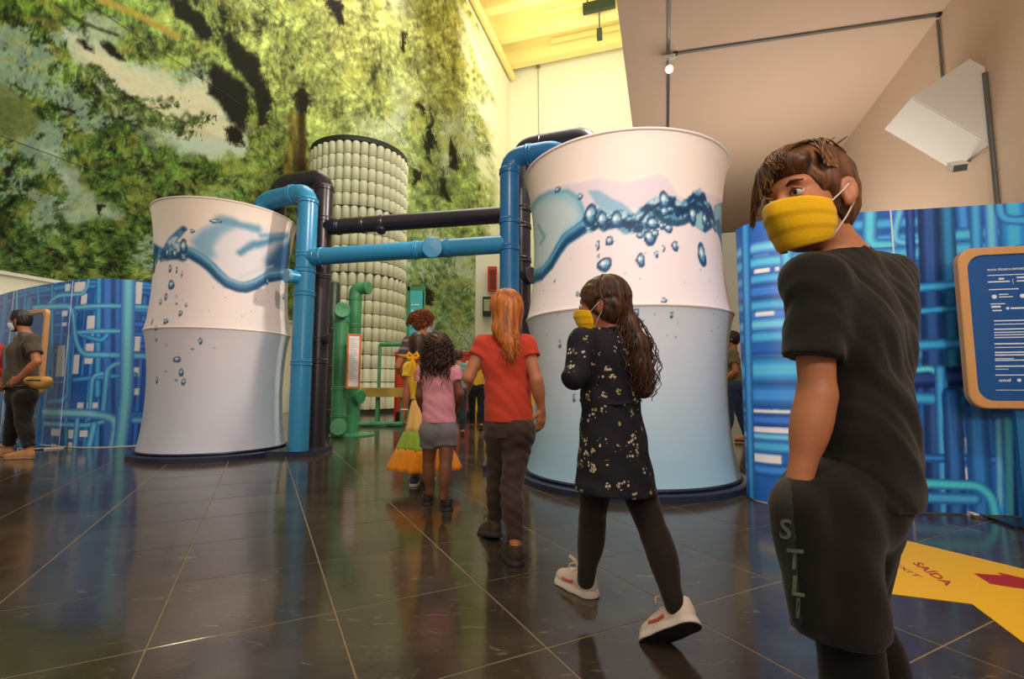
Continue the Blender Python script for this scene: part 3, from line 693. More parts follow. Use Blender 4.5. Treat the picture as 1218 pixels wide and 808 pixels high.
MB().box((.05, 5.45, .031), (.7, .8, .062)).build('plinth_extension', M['navy'], tankR)

# ================================================================== PIPES
def collar(p, d, r, mt, par, w=.07):
    p = np.asarray(p, float); d = np.asarray(d, float); d /= np.linalg.norm(d)
    a = np.cross(d, [0, 0, 1.0] if abs(d[2]) < .9 else [1.0, 0, 0]); a /= np.linalg.norm(a); b_ = np.cross(d, a)
    MB().lathe([(r, -w / 2), (r * 1.10, -w / 2 + .006), (r * 1.10, -w / 2 + .02), (r * 1.05, -w / 2 + .026), (r * 1.05, w / 2 - .02), (r * 1.09, w / 2 - .014), (r, w / 2)], 24, p, [a, b_, d]).build('collar', mt, par, True)
def stub(p, d, ln, r, mt, capm, par):
    p = np.asarray(p, float); d = np.asarray(d, float); d /= np.linalg.norm(d)
    a = np.cross(d, [0, 0, 1.0] if abs(d[2]) < .9 else [1.0, 0, 0]); a /= np.linalg.norm(a); b_ = np.cross(d, a)
    MB().tube([p, p + d * ln], r, 20).build('branch_stub', mt, par, True)
    MB().lathe([(r * 1.08, ln - .02), (r * 1.08, ln + .02), (r * 1.02, ln + .028), (0, ln + .03)], 24, p, [a, b_, d]).build('end_cap', capm, par, True)
def run(pts, r, mt, par, name='pipe', bend=.2):
    return MB().tube(fillet(pts, bend, 8), r, 20).build(name, mt, par, True)
tocam = lambda p: (CAM - np.asarray(p)) * np.array([1, 1, .0])
# blue line
bl = empty('blue_pipe_line', (-2.68, 6.19, .06), 'bright blue pipe linking the two water tanks, with capped branch stubs', 'pipe')
b0 = np.array([-2.68, 6.19, .062]); rB = .125
ztop = 3.41
run([b0, [-2.68, 6.19, ztop], [-3.44, 6.52, ztop], [-3.52, 6.55, 3.0]], rB, M['pipe_blue'], bl, 'standpipe', .2)
for px in (240, 304, 322, 350, 432): 
    z = at(358, px, 6.19)[2]; collar([-2.68, 6.19, z], [0, 0, 1], rB, M['pipe_blue'], bl)
collar([-2.92, 6.294, ztop], [-.76, .33, 0], rB, M['pipe_blue'], bl)
b1 = at(606, 288, 5.58); b1[2] = 2.53; zc = 2.53
hL = np.array([-2.68, 6.19, zc]); hR = np.array([at(606, 288, 5.58)[0], 5.58, zc]); dH = hR - hL; dH /= np.linalg.norm(dH)
run([hL, hR], .108, M['pipe_blue'], bl, 'crossover_pipe')
for k in (.2, ): collar(hL + dH * k, dH, .108, M['pipe_blue'], bl, .12)
mid = hL + (hR - hL) * .645
for k in (-.2, .2): collar(mid + dH * k, dH, .108, M['pipe_blue'], bl, .06)
stub(mid, [.15, -1, -.2], .20, .112, M['pipe_blue_dk'], M['pipe_blue'], bl)
p = at(358, 332, 6.19); stub([-2.68, 6.19, p[2]], [-.72, -.9, .0], .22, .085, M['pipe_blue'], M['cap_blue'], bl)
xr = hR[0]; zt2 = 3.58
run([[xr, 5.58, .062], [xr, 5.58, zt2], [.58, 5.36, zt2], [.66, 5.30, 2.9]], .115, M['pipe_blue_dk'], bl, 'standpipe', .2)
for py in (205, 264, 296): z = at(606, py, 5.58)[2]; collar([xr, 5.58, z], [0, 0, 1], .115, M['pipe_blue_dk'], bl)
collar([xr + .24, 5.58 - .24 * .36, zt2], [1, -.36, 0], .115, M['pipe_blue_dk'], bl)
# black line
bk = empty('black_pipe_line', (-2.6, 6.52, .06), 'black pipe running behind the blue pipe between the two water tanks', 'pipe')
xb, yb = at(379, 400, 6.56)[0], 6.56; zb = 3.77
run([[xb, yb, .062], [xb, yb, zb], [-3.36, 6.80, zb], [-3.44, 6.83, 3.1]], .128, M['pipe_black'], bk, 'standpipe', .2)
for py in (225, 262, 330, 405, 430): z = at(380, py, yb)[2]; collar([xb, yb, z], [0, 0, 1], .128, M['pipe_black'], bk)
zk = 3.05; kR = np.array([at(620, 250, 6.0)[0], 6.0, zk]); kL = np.array([xb, yb, zk]); dK = kR - kL; dK /= np.linalg.norm(dK)
run([kL, kR], .108, M['pipe_black'], bk, 'crossover_pipe')
for k in (.25, .62, .9): collar(kL + dK * k, dK, .108, M['pipe_black'], bk, .06)
stub(kL + dK * .88, [.1, -.5, -1], .12, .06, M['pipe_black'], M['pipe_black'], bk)
stub([xb, yb, at(380, 404, yb)[2]], [1, -.6, 0], .2, .06, M['pipe_black'], M['pipe_black'], bk)
zk2 = 3.93
run([[kR[0], 6.0, .062], [kR[0], 6.0, zk2], [.95, 5.70, zk2], [1.05, 5.66, 3.3]], .118, M['pipe_black'], bk, 'standpipe', .2)
for py in (250, 270, 310): z = at(620, py, 6.0)[2]; collar([kR[0], 6.0, z], [0, 0, 1], .118, M['pipe_black'], bk)
for k in (.3, .82): collar(np.array([kR[0], 6.0, zk2]) * (1 - k) + np.array([.98, 5.72, zk2]) * k, [1, -.25, 0], .118, M['pipe_black'], bk)
stub([kR[0], 6.0, at(620, 330, 6.0)[2]], [.8, -.8, 0], .15, .1, M['pipe_black'], M['pipe_black'], bk)
# green stand with notice board
gp = empty('green_pipe_stand', tuple(gnd(410, 521)), 'cluster of green pipes with round end caps holding a small notice board', 'pipe stand')
g1 = gnd(402, 520); g2 = gnd(418, 516)
G1 = lambda py: np.array([g1[0], g1[1], at(402, py, g1[1])[2]]); G2 = lambda py: np.array([g2[0], g2[1], at(418, py, g2[1])[2]])
run([[g1[0], g1[1], .01], G1(368)], .125, M['pipe_green'], gp, 'upright'); stub(G1(371), [.36, -1, .0], .23, .12, M['pipe_green'], M['cap_green'], gp); stub(G1(507), [.36, -1, .0], .23, .125, M['pipe_green'], M['cap_green'], gp)
for py in (382, 462, 494): collar(G1(py), [0, 0, 1], .125, M['pipe_green'], gp, .06)
run([G2(470), G2(343), G2(343) + [.22, -.02, 0]], .115, M['pipe_green'], gp, 'upright', .16); stub(G2(343) + [.18, -.02, 0], [1, -.25, 0], .05, .115, M['pipe_green'], M['pipe_green'], gp)
run([[g2[0], g2[1], .01], G2(472), G2(472) + [.16, -.06, 0]], .11, M['pipe_green'], gp, 'lower_pipe', .14); stub(G2(472) + [.12, -.05, 0], [1, -.5, 0], .04, .115, M['pipe_green'], M['pipe_green'], gp)
for py in (356, 388): collar(G2(py), [0, 0, 1], .115, M['pipe_green'], gp, .06)
MB().lathe([(.38, 0), (.38, .02), (0, .022)], 40, ((g1[0] + g2[0]) / 2 + .12, (g1[1] + g2[1]) / 2, 0)).build('base_plate', M['pipe_green'], gp, True)
# notice board on the green stand
yB = g1[1] - .3
def board_frame(name, cx_l, cx_r, py0, py1, Y, Y2, label, cat, fm, pm, fw=.035, th=.03):
    a, b_ = at(cx_l, py1, Y), at(cx_r, py1, Y2); z0 = a[2]; z1 = at(cx_l, py0, Y)[2]
    x = np.array([b_[0] - a[0], b_[1] - a[1], 0]); w = np.linalg.norm(x); x /= w; nrm = np.cross(x, [0, 0, 1.0])
    o_ = np.array([a[0], a[1], z0]); h = z1 - z0
    t = empty(name, tuple(o_), label, cat)
    pt = lambda u, v, d=0.0: o_ + x * u + np.array([0, 0, 1.0]) * v + nrm * d
    MB().box(pt(w / 2, h / 2), (w, .012, h), [x, nrm, [0, 0, 1]]).build('face', pm, t)
    for u0, u1, v0, v1 in ((0, fw, 0, h), (w - fw, w, 0, h), (fw, w - fw, 0, fw), (fw, w - fw, h - fw, h)):
        MB().box(pt((u0 + u1) / 2, (v0 + v1) / 2), (u1 - u0, th, v1 - v0), [x, nrm, [0, 0, 1]]).build('frame_rail', fm, t)
    return t, pt, w, h, x, nrm
or_w = mat('orange_wood', rgb(214, 112, 44), .5, .1)
nb, pt, w, h, x, nr = board_frame('notice_board', 411, 428, 397, 462, yB, yB + .12, 'narrow white notice board with orange frame on the green pipes', 'sign', or_w, M['paper'], .03)
for k in range(22):
    v = h * (.90 - .036 * k); l = w * (.66 - .1 * ((k * 7) % 4)); MB().box(pt(w * .17 + l / 2, v, .0075), (l, .002, h * .011), [x, nr, [0, 0, 1]]).build('text_line', M['grey_ink'], nb)
MB().box(pt(w / 2, h * .6, -.15), (.05, .3, .05), [x, nr, [0, 0, 1]]).build('bracket', M['pipe_green'], nb)
# dark standpipe beyond the tank
dp = empty('dark_standpipe', tuple(gnd(391, 515)), 'dark green capped standpipe behind the black pipe', 'pipe')
p = gnd(391, 515); ztp = at(391, 335, p[1])[2]
MB().lathe([(.125, 0), (.125, ztp - .09), (.11, ztp - .03), (.06, ztp), (0, ztp + .005)], 20, (p[0], p[1], 0)).build('shaft', M['pipe_dkgreen'], dp, True)
for z in (.4, 1.2, 1.9): collar([p[0], p[1], z], [0, 0, 1], .125, M['pipe_dkgreen'], dp)
MB().lathe([(.2, 0), (.2, .015), (0, .016)], 24, (p[0], p[1], 0)).build('base_plate', M['pipe_dkgreen'], dp, True)

# ================================================================== BLUE PRINTED PARTITIONS
M['panel'] = print_mat('pipe_print_panel', .4, .4)
class Path:
    def __init__(s, pts, n=400):
        P = np.array(pts, float); t = np.r_[0, np.cumsum(np.hypot(*np.diff(P, axis=0).T))]
        # Catmull-Rom through the plan points
        Q = []
        for i in range(len(P) - 1):
            p0, p1, p2, p3 = P[max(i - 1, 0)], P[i], P[i + 1], P[min(i + 2, len(P) - 1)]
            for k in range(40):
                u = k / 40; Q.append(.5 * ((2 * p1) + (p2 - p0) * u + (2 * p0 - 5 * p1 + 4 * p2 - p3) * u * u + (-p0 + 3 * p1 - 3 * p2 + p3) * u ** 3))
        Q.append(P[-1]); Q = np.array(Q); d = np.r_[0, np.cumsum(np.hypot(*np.diff(Q, axis=0).T))]
        s.L = d[-1]; s.u = np.linspace(0, s.L, n); s.p = np.stack([np.interp(s.u, d, Q[:, 0]), np.interp(s.u, d, Q[:, 1])], 1)
    def xy(s, u): return np.stack([np.interp(u, s.u, s.p[:, 0]), np.interp(u, s.u, s.p[:, 1])], -1)
    def hit(s, px, py):
        """photograph pixel -> (u, z) on the upright sheet"""
        x, y = s.p[:, 0], s.p[:, 1]; r = ray(px, py); cr = x * r[1] - y * r[0]
        k = np.where(np.sign(cr[:-1]) != np.sign(cr[1:]))[0]
        if len(k) == 0: k = [int(np.argmin(np.abs(cr)))]; f = 0
        else: f = cr[k[0]] / (cr[k[0]] - cr[k[0] + 1])
        i = k[int(np.argmin(y[k]))] if len(k) > 1 else k[0]
        if len(k) > 1 : f = cr[i] / (cr[i] - cr[i + 1])
        u = s.u[i] + f * (s.u[min(i + 1, len(s.u) - 1)] - s.u[i]); yy = np.interp(u, s.u, y)
        return u, CAMH + yy * r[2] / r[1]
def pipe_paint(Ug, Zg, lines, seed, dens=1.0, gaps=()):
    """illustration of overlapping blue pipes on a white ground"""
    C = np.ones(Ug.shape + (3,)) * np.array((30, 88, 152.0)); rd = random.Random(seed); W = Ug.max(); Ht = Zg.max(); U0 = Ug.min()
    def draw(C, pts, w, col, edge):
        d = sd_line(Ug, Zg, pts); k = np.clip(d / w, 0, 1); m_ = sm(w + .006, w - .006, d)
        sh = (1 - .5 * k ** 2.4)[..., None] * np.array(col, float)
        sh = sh + (sm(.35, .05, np.abs(k - .18)) * 22)[..., None]
        C = C * (1 - m_[..., None]) + np.maximum(sh, np.array(edge, float)) * m_[..., None]
        return C
    x = U0
    for lev, (col, edge) in enumerate((((34, 96, 164), (18, 60, 120)), ((44, 124, 190), (22, 76, 138)))):
        for k in range(int((W - U0) * 4.2 * dens)):
            u = rd.uniform(U0, W); C = draw(C, [(u, -.1), (u, Ht + .1)], rd.uniform(.03, .075), col, edge)
        for k in range(int(9 * dens)):
            z = rd.uniform(0, Ht); u = rd.uniform(U0, W); C = draw(C, [(u - rd.uniform(.3, 1.6), z), (u + rd.uniform(.3, 1.6), z)], rd.uniform(.03, .07), col, edge)
        for k in range(int((W - U0) * 1.2)):
            u = rd.uniform(U0, W); z = rd.uniform(0, Ht); a = rd.uniform(.3, .8) * rd.choice((-1, 1)); b_ = rd.uniform(.3, .9) * rd.choice((-1, 1))
            C = draw(C, [tuple(q[:2]) for q in fillet([(u, z + b_, 0), (u, z, 0), (u + a, z, 0)], .15, 5)], rd.uniform(.03, .05), col, edge)
    for (a, b_), (c, d) in gaps:
        m_ = sm(-.008, .008, Ug - min(a, c)) * sm(.008, -.008, Ug - max(a, c)) * sm(-.008, .008, Zg - min(b_, d)) * sm(.008, -.008, Zg - max(b_, d)); C = mixc(C, (224, 212, 214), m_)
    for pts, w, col, edge in lines:
        C = draw(C, [tuple(q[:2]) for q in fillet([(a, b_, 0) for a, b_ in pts], .16, 6)], w, col, edge)
    return C
CY, CYE = (84, 166, 224), (26, 92, 164); BL, BLE = (52, 142, 196), (18, 70, 128); TL, TLE = (40, 140, 186), (14, 72, 122)
def partition(name, path, z0, z1, seams, lines, seed, label, cell, dens=1.0, gaps=()):
    mid = path.xy(path.L / 2); t = empty(name, (mid[0], mid[1], 0), label, 'partition', 'pipe printed partitions')
    us = [0] + seams + [path.L]
    for a, b_ in zip(us[:-1], us[1:]):
        uu = np.linspace(a + .004, b_ - .004, max(8, int((b_ - a) / cell))); zz = np.linspace(z0, z1, int((z1 - z0) / cell))
        UG, ZG = np.meshgrid(uu, zz, indexing='ij'); XY = path.xy(UG)
        e = .02; tg = path.xy(np.clip(uu + e, 0, path.L)) - path.xy(np.clip(uu - e, 0, path.L)); tg /= np.linalg.norm(tg, axis=1)[:, None]
        nrm = np.stack([tg[:, 1], -tg[:, 0]], 1)
        C = np.clip(pipe_paint(UG, ZG, lines, seed, dens, gaps) * np.array((1.02, 1.08, 1.2)) + 6, 0, 232)
        me = grid_mesh('panel', np.concatenate([XY, ZG[..., None]], -1)); set_print(me, C.reshape(-1, 3))
        pn = link('panel', me, M['panel'], t, True)
        # board behind the print, with real thickness
        th = .035; mb = MB(); vs = []
        st = max(1, len(uu) // 40); ii = list(range(0, len(uu), st)); ii = ii if ii[-1] == len(uu) - 1 else ii + [len(uu) - 1]
        for i in ii:
            p = XY[i, 0]; n_ = nrm[i]
            for off in (.0025, th):
                for z in (z0, z1): vs.append((p[0] - n_[0] * off, p[1] - n_[1] * off, z))
        fs = []
        for k in range(len(ii) - 1):
            q = 4 * k; fs += [(q, q + 1, q + 5, q + 4), (q + 2, q + 6, q + 7, q + 3), (q + 1, q + 3, q + 7, q + 5), (q, q + 4, q + 6, q + 2)]
        fs += [(0, 2, 3, 1), (len(vs) - 4, len(vs) - 3, len(vs) - 1, len(vs) - 2)]
        if a > 0:
            p = path.xy(a); MB().box((p[0], p[1] - .002, (z0 + z1) / 2), (.007, .007, z1 - z0)).build('seam_strip', M['paper'], pn)  # pale strip imitates light showing through the gap between panels
        mb.add(vs, fs).build('backing_board', mat('board_edge', rgb(190, 196, 204), .6), pn)
    return t
# left partition
pL = Path([(-11.2, 9.6), (-9.6, 8.75), (-8.43, 8.02), (-7.25, 7.4), (-6.3, 7.02), (-5.78, 6.98), (-5.3, 7.3), (-4.9, 7.9)])
HL = lambda L_: [pL.hit(*p) for p in L_]
linesL = [(HL([(128, 330), (128, 530)]), .10, (44, 96, 160), (16, 52, 108)), (HL([(118, 330), (116, 470)]), .05, BL, BLE), (HL([(140, 330), (140, 520)]), .06, (44, 96, 160), BLE),
          (HL([(78, 533), (79, 470), (80, 400)]), .05, TL, TLE), (HL([(58, 478), (80, 476), (82, 400)]), .055, BL, BLE), (HL([(62, 340), (62, 460)]), .05, TL, TLE), (HL([(45, 340), (46, 372), (60, 366)]), .045, BL, BLE),
          (HL([(96, 398), (122, 406), (130, 394)]), .04, BL, BLE), (HL([(50, 372), (66, 352), (100, 350), (106, 336), (104, 320)]), .035, CY, CYE),
          (HL([(90, 366), (180, 366)]), .04, CY, CYE), (HL([(90, 396), (150, 394)]), .04, CY, CYE), (HL([(88, 452), (160, 446)]), .04, BL, BLE),
          (HL([(40, 366), (86, 364), (90, 406), (98, 422), (176, 424)]), .05, CY, CYE), (HL([(106, 498), (110, 446), (130, 444)]), .035, CY, CYE), (HL([(122, 495), (128, 436), (150, 430)]), .04, CY, CYE),
          (HL([(50, 490), (110, 492), (140, 498), (132, 540)]), .065, (108, 182, 230), CYE), (HL([(52, 504), (106, 506), (122, 502)]), .04, CY, CYE), (HL([(153, 326), (150, 470), (142, 540)]), .085, (100, 178, 228), CYE),
          (HL([(92, 500), (88, 540)]), .05, CY, CYE), (HL([(112, 505), (104, 540)]), .05, CY, CYE), (HL([(20, 345), (20, 420)]), .06, CY, CYE), (HL([(30, 340), (30, 380)]), .04, BL, BLE), (HL([(4, 480), (4, 540)]), .05, CY, CYE), (HL([(160, 500), (176, 500)]), .05, CY, CYE)]
u78 = pL.hit(78, 440)[0]
partition('printed_partition', pL, 0.01, 2.42, [pL.hit(8, 440)[0], u78], linesL, 4, 'curved blue partition printed with pipes behind the man in grey', .013, .8,
          [HL([(x0, y0), (x1, y1)]) for x0, y0, x1, y1 in ((69, 411, 76, 448), (89, 336, 101, 347), (78, 338, 83, 346), (162, 335, 168, 362), (104, 376, 111, 402), (117, 384, 121, 400), (88, 422, 93, 445), (102, 409, 110, 433), (160, 400, 166, 418), (159, 437, 165, 448), (92, 479, 99, 486), (104, 479, 116, 486), (61, 510, 71, 519), (79, 511, 89, 522), (95, 512, 104, 520), (74, 370, 80, 376), (97, 350, 103, 362), (74, 384, 79, 388), (117, 350, 121, 362), (160, 462, 165, 470), (61, 528, 67, 532), (80, 526, 86, 533), (115, 418, 120, 426))])
# right partition
pR = Path([(1.90, 4.02), (1.845, 3.9), (1.86, 3.77), (1.96, 3.66), (2.15, 3.59), (2.5, 3.5), (3.0, 3.41), (3.49, 3.31), (4.02, 3.2)])
HR = lambda L_: [pR.hit(*p) for p in L_]
HRC = lambda u0, u1, py: [(u0, pR.hit(920, py)[1]), (u1, pR.hit(920, py)[1])]
UE = pR.hit(1045, 400)[0]
linesR = [(HRC(0, 1.0, 345), .07, (36, 96, 164), (14, 50, 110)), (HRC(0, 1.0, 362), .05, BL, BLE), (HRC(0, 1.1, 470), .10, (36, 112, 176), BLE), (HRC(0, 1.1, 500), .05, (30, 90, 160), (14, 50, 110)),
          (HRC(0, 1.1, 330), .045, BL, BLE), (HRC(0, 1.2, 310), .05, (60, 160, 212), BLE), (HRC(0, 1.0, 400), .055, BL, BLE), (HRC(0, 1.0, 440), .10, (52, 150, 204), BLE),
          (HRC(0, 1.0, 385), .05, CY, CYE), (HRC(0, 1.1, 532), .05, BL, BLE), (HRC(0, 1.1, 520), .03, CY, CYE), (HRC(0, 1.0, 560), .05, (34, 108, 174), BLE),
          (HRC(0, .9, 292), .05, CY, CYE), (HR([(930, 250), (938, 330)]), .045, (60, 160, 212), BLE), (HR([(886, 270), (894, 600)]), .045, (42, 128, 190), BLE),
          # flat right-hand sheet
          (HR([(1020, 268), (1120, 262)]), .05, BL, BLE), (HR([(1020, 288), (1218, 274)]), .05, (60, 160, 212), BLE), (HR([(1035, 252), (1034, 292), (1060, 292)]), .05, (70, 170, 214), BLE), (HR([(1070, 252), (1060, 292), (1130, 280)]), .03, CY, CYE), (HR([(1040, 305), (1218, 290)]), .06, (60, 160, 212), BLE),
          (HR([(1160, 240), (1162, 300)]), .04, BL, BLE), (HR([(1178, 240), (1180, 300)]), .04, CY, CYE), (HR([(1205, 238), (1208, 330)]), .09, (44, 150, 210), BLE), (HR([(1188, 240), (1192, 262), (1218, 262)]), .035, BL, BLE),
          (HR([(1082, 240), (1090, 605)]), .03, (24, 60, 120), (10, 36, 80)), (HR([(1104, 240), (1116, 608)]), .07, (24, 62, 110), (12, 40, 80)), (HR([(1126, 240), (1140, 608)]), .05, (30, 104, 140), (14, 60, 90)),
          (HR([(1060, 345), (1146, 338)]), .035, TL, TLE), (HR([(1070, 372), (1146, 366)]), .025, TL, TLE), (HR([(1070, 412), (1150, 408)]), .04, TL, TLE), (HR([(1090, 450), (1150, 448)]), .07, (18, 46, 96), (10, 30, 66)), (HR([(1092, 440), (1108, 438), (1122, 450), (1124, 480)]), .025, (70, 180, 200), TLE),
          (HR([(1090, 474), (1218, 478)]), .045, (44, 140, 190), BLE), (HR([(1118, 440), (1124, 620)]), .035, BL, BLE), (HR([(1100, 545), (1218, 548)]), .03, (30, 100, 160), BLE), (HR([(1132, 470), (1138, 620)]), .06, (26, 84, 140), (12, 50, 100)), (HR([(1160, 470), (1168, 620)]), .07, (34, 104, 160), BLE), (HR([(1198, 500), (1202, 612)]), .035, (60, 170, 210), BLE), (HR([(1188, 500), (1190, 612)]), .025, CY, CYE), (HR([(1214, 300), (1217, 612)]), .05, (20, 80, 140), (10, 50, 100)),
          (HR([(1090, 575), (1165, 578), (1180, 592), (1184, 612)]), .035, (60, 180, 210), TLE), (HR([(1090, 592), (1160, 594)]), .04, BL, BLE)]
partition('printed_partition', pR, 0.01, 2.15, [pR.hit(1070, 400)[0]], linesR, 12, 'blue partition printed with pipes behind the boy in black', .0105, .75,
          [HR([(x0, y0), (x1, y1)]) for x0, y0, x1, y1 in ((896, 305, 916, 331), (921, 303, 927, 322), (898, 364, 921, 375), (900, 397, 924, 404), (893, 487, 940, 493), (893, 507, 940, 518), (892, 538, 930, 556), (1042, 285, 1052, 294), (1096, 375, 1099, 392), (1109, 243, 1112, 252), (1143, 521, 1160, 540), (1146, 556, 1160, 572), (1140, 441, 1150, 452), (1102, 446, 1106, 452), (1104, 524, 1110, 540))])

# info boards in rounded wooden frames
def rrect(w, h, r, n=7):
    out = []
    for cx, cy, a0 in ((w - r, r, -90), (w - r, h - r, 0), (r, h - r, 90), (r, r, 180)):
        for k in range(n + 1):
            a = math.radians(a0 + 90 * k / n); out.append((cx + r * math.cos(a), cy + r * math.sin(a)))
    return out
def info_board(origin, xdir, w, h, label, legs, fw=.05, rr=.11):
    x = np.array(xdir, float); x /= np.linalg.norm(x); n_ = np.cross(x, [0, 0, 1.0]); o_ = np.array(origin, float)
    t = empty('info_board', (o_[0], o_[1], 0), label, 'sign', 'wood framed info boards')
    pt = lambda u, v, d=0.0: o_ + x * u + np.array([0, 0, v]) + n_ * d
    out = rrect(w, h, rr); inn = [(fw + a * (w - 2 * fw) / w, fw + b_ * (h - 2 * fw) / h) for a, b_ in out]
    k = len(out); d0, d1 = -.03, .02
    vs = [pt(a, b_, d0) for a, b_ in out] + [pt(a, b_, d1 - .006) for a, b_ in out] + [pt(a + (w / 2 - a) * .012, b_ + (h / 2 - b_) * .012, d1) for a, b_ in out] + [pt(a, b_, d1) for a, b_ in inn] + [pt(a, b_, d0) for a, b_ in inn]
    fs = []
    for lev in range(5):
        A0, B0 = lev * k, ((lev + 1) % 5) * k
        fs += [(A0 + i, A0 + (i + 1) % k, B0 + (i + 1) % k, B0 + i) for i in range(k)]
    MB().add(vs, fs).build('wood_frame', M['wood'], t)
    fc = MB().poly([pt(a, b_, -.004) for a, b_ in inn], n_, .012).build('face', M['screen_blue'], t)
    for u in legs:
        MB().box(pt(u, (h * .5 - o_[2]) / 2 + 0 * u, -.05), (.05, .03, h * .5 + o_[2]), [x, n_, [0, 0, 1]]).build('leg', M['pipe_blue_dk'], t)
        MB().box(np.array([*(pt(u, 0, -.05)[:2]), .008]), (.3, .22, .016), [x, n_, [0, 0, 1]]).build('foot', M['navy'], t)
    return t, fc, pt, x, n_
ib0 = at(1152, 486, 3.17); top = at(1143, 297, 3.17)
xd = np.array([1, -.22, 0])
tb, fc, pt, x, n_ = info_board((ib0[0], 3.17, ib0[2]), xd, .82, top[2] - ib0[2], 'blue credits board in a rounded wooden frame beside the boy in black', (.3,), .05, .1)
W_, H_ = .82, top[2] - ib0[2]
uz = np.array([0, 0, 1.0])
def txt(s, u, v, size, bold=False): place_text(s, size * 1.3, pt(u, v, .0085), x, uz, M['ink'], fc, 'lettering', bold)
def bar(u, v, w, h): MB().box(pt(u + w / 2, v + h / 2, .0085), (w, .0008, h), [x, n_, [0, 0, 1]]).build('text_line', M['ink'], fc)
def disc(u, v, r): MB().lathe([(r, 0), (r, .001), (0, .001)], 14, pt(u, v, .0085), [x, uz, n_]).build('logo_mark', M['ink'], fc)
f_ = lambda py: (486 - py) / (486 - 297) * H_
g_ = lambda px, py: (px - (1143 + (py - 297) / 189 * 10)) / 578 * 3.15 * 1.0
txt('FICHA TÉCNICA EXPOSIÇÃO', g_(1175, 323), f_(325), .0135, True)
bar(g_(1175, 330), f_(331), .34, .005)
bar(g_(1175, 337), f_(339), .12, .008); bar(g_(1186, 334), f_(336), .03, .012); bar(g_(1200, 337), f_(342), .002, .035); bar(g_(1204, 335), f_(335), .16, .009); bar(g_(1204, 339), f_(339), .18, .008)
bar(g_(1176, 347), f_(348), .16, .006)
for a in (1181, 1209):
    disc(g_(a, 355), f_(356), .014); bar(g_(a + 5, 354), f_(354), .05, .006); bar(g_(a + 5, 357), f_(357), .075, .006)
bar(g_(1177, 364), f_(365), .08, .006); bar(g_(1178, 368), f_(369), .05, .013); bar(g_(1179, 372), f_(373), .05, .008)
disc(g_(1194, 369), f_(370), .009); bar(g_(1197, 369), f_(371), .09, .010); bar(g_(1217, 369), f_(371), .03, .02)
for py, w, hh in ((385, .18, .007), (389, .3, .005), (395, .32, .008), (398.5, .34, .006), (401.5, .34, .006), (404.5, .33, .006), (412, .25, .008), (416, .16, .005), (422, .34, .008), (425, .34, .008), (429, .1, .005), (431, .24, .007), (438, .22, .008), (441, .07, .004), (448, .2, .006), (465, .15, .0035)):
    bar(g_(1180, py), f_(py), w, hh)
txt('unicef', g_(1183, 453), f_(455), .021, True); disc(g_(1203, 453), f_(453.4), .011); disc(g_(1215, 452), f_(453), .016)
# board behind the man
ib1 = at(4, 470, 6.75)
info_board((ib1[0], 6.93, ib1[2]), (1, -.42, 0), .62, at(16, 368, 6.75)[2] - ib1[2], 'blue info board in a rounded wooden frame behind the man in grey', (.1, .52), .05, .08)

# floor batten lights at the foot of the partitions and a cable
def floor_strip(a, b_, label):
    a, b_ = gnd(*a), gnd(*b_); d = b_ - a; Ld = np.linalg.norm(d); d /= Ld
    t = empty('floor_batten', tuple(a), label, 'batten'); sd_ = np.cross([0, 0, 1], d)
    MB().box((a + b_) / 2 + [0, 0, .012], (Ld, .03, .024), [d, sd_, [0, 0, 1]]).build('bar', M['white'], t)
    for e in (a, b_): MB().box(e + np.array([0, 0, .008]), (.04, .05, .016), [d, sd_, [0, 0, 1]]).build('end_foot', M['metal'], t)
floor_strip((1124, 603), (1162, 616), 'white floor batten at the foot of the partition beside the yellow exit sticker')
floor_strip((40, 536), (78, 533), 'pale floor batten behind the shoes of the man in grey')
cb = MB(); cpts = [gnd(*p) + [0, 0, .012] for p in ((1150, 608), (1170, 617), (1190, 622), (1216, 631), (1260, 640))]
tag(cb.tube(fillet(cpts, .1, 5), .007, 6).build('floor_cable', M['black'], None, True), 'thin black cable lying on the floor under the credits board', 'cable')

# ================================================================== EXIT STICKER ON THE FLOOR
st = empty('exit_floor_sticker', tuple(gnd(1130, 690)), 'yellow floor sticker reading SAÍDA EXIT with a red arrow', 'floor sticker')
outl = [gnd(*p, .002) for p in ((1069, 641), (1218, 677.5), (1300, 697), (1420, 760), (1420, 900), (1290, 815), (1218, 765), (1156, 718.5), (1022, 702))]
MB().poly([np.array([p[0], p[1], .001]) for p in outl], [0, 0, 1], .0015).build('sheet', M['yellow'], st)
ar = [gnd(*p) for p in ((1158, 683), (1192, 685.5), (1186, 681.5), (1240, 694), (1240, 704), (1205, 700), (1178, 695.5))]
MB().poly([np.array([p[0], p[1], .0028]) for p in ar], [0, 0, 1], .0006).build('arrow', M['sign_red'], st)
a, b_ = gnd(1084, 673), gnd(1119, 696); xd_ = b_ - a; upd = gnd(1092, 668) - gnd(1081, 672.5)
Lt = np.linalg.norm(xd_)
def floor_text(s, p0, p1, up, bold, shear=0.0):
    a, b_ = gnd(*p0), gnd(*p1); xd_ = b_ - a; L_ = np.linalg.norm(xd_)
    me = text_mesh(s, 1.0, 'lettering', bold); co = np.array([v.co for v in me.vertices]); wd = co[:, 0].max() - co[:, 0].min(); hh = np.percentile(co[:, 1], 85)
    X_ = xd_ / wd; Yv = np.array(up) / .72
    for v in me.vertices:
        q = a + X_ * (v.co.x - co[:, 0].min()) + Yv * v.co.y; v.co = (q[0], q[1], .0030 + .0003 * (v.co.z > 0))
    link('lettering', me, M['sign_red'], st)
floor_text('SAÍDA', (1085, 670.5), (1126, 698), gnd(1095, 669.5) - gnd(1085, 670.5), True)
floor_text('EXIT', (1060, 671), (1090, 688), gnd(1068, 671) - gnd(1060, 671), False)

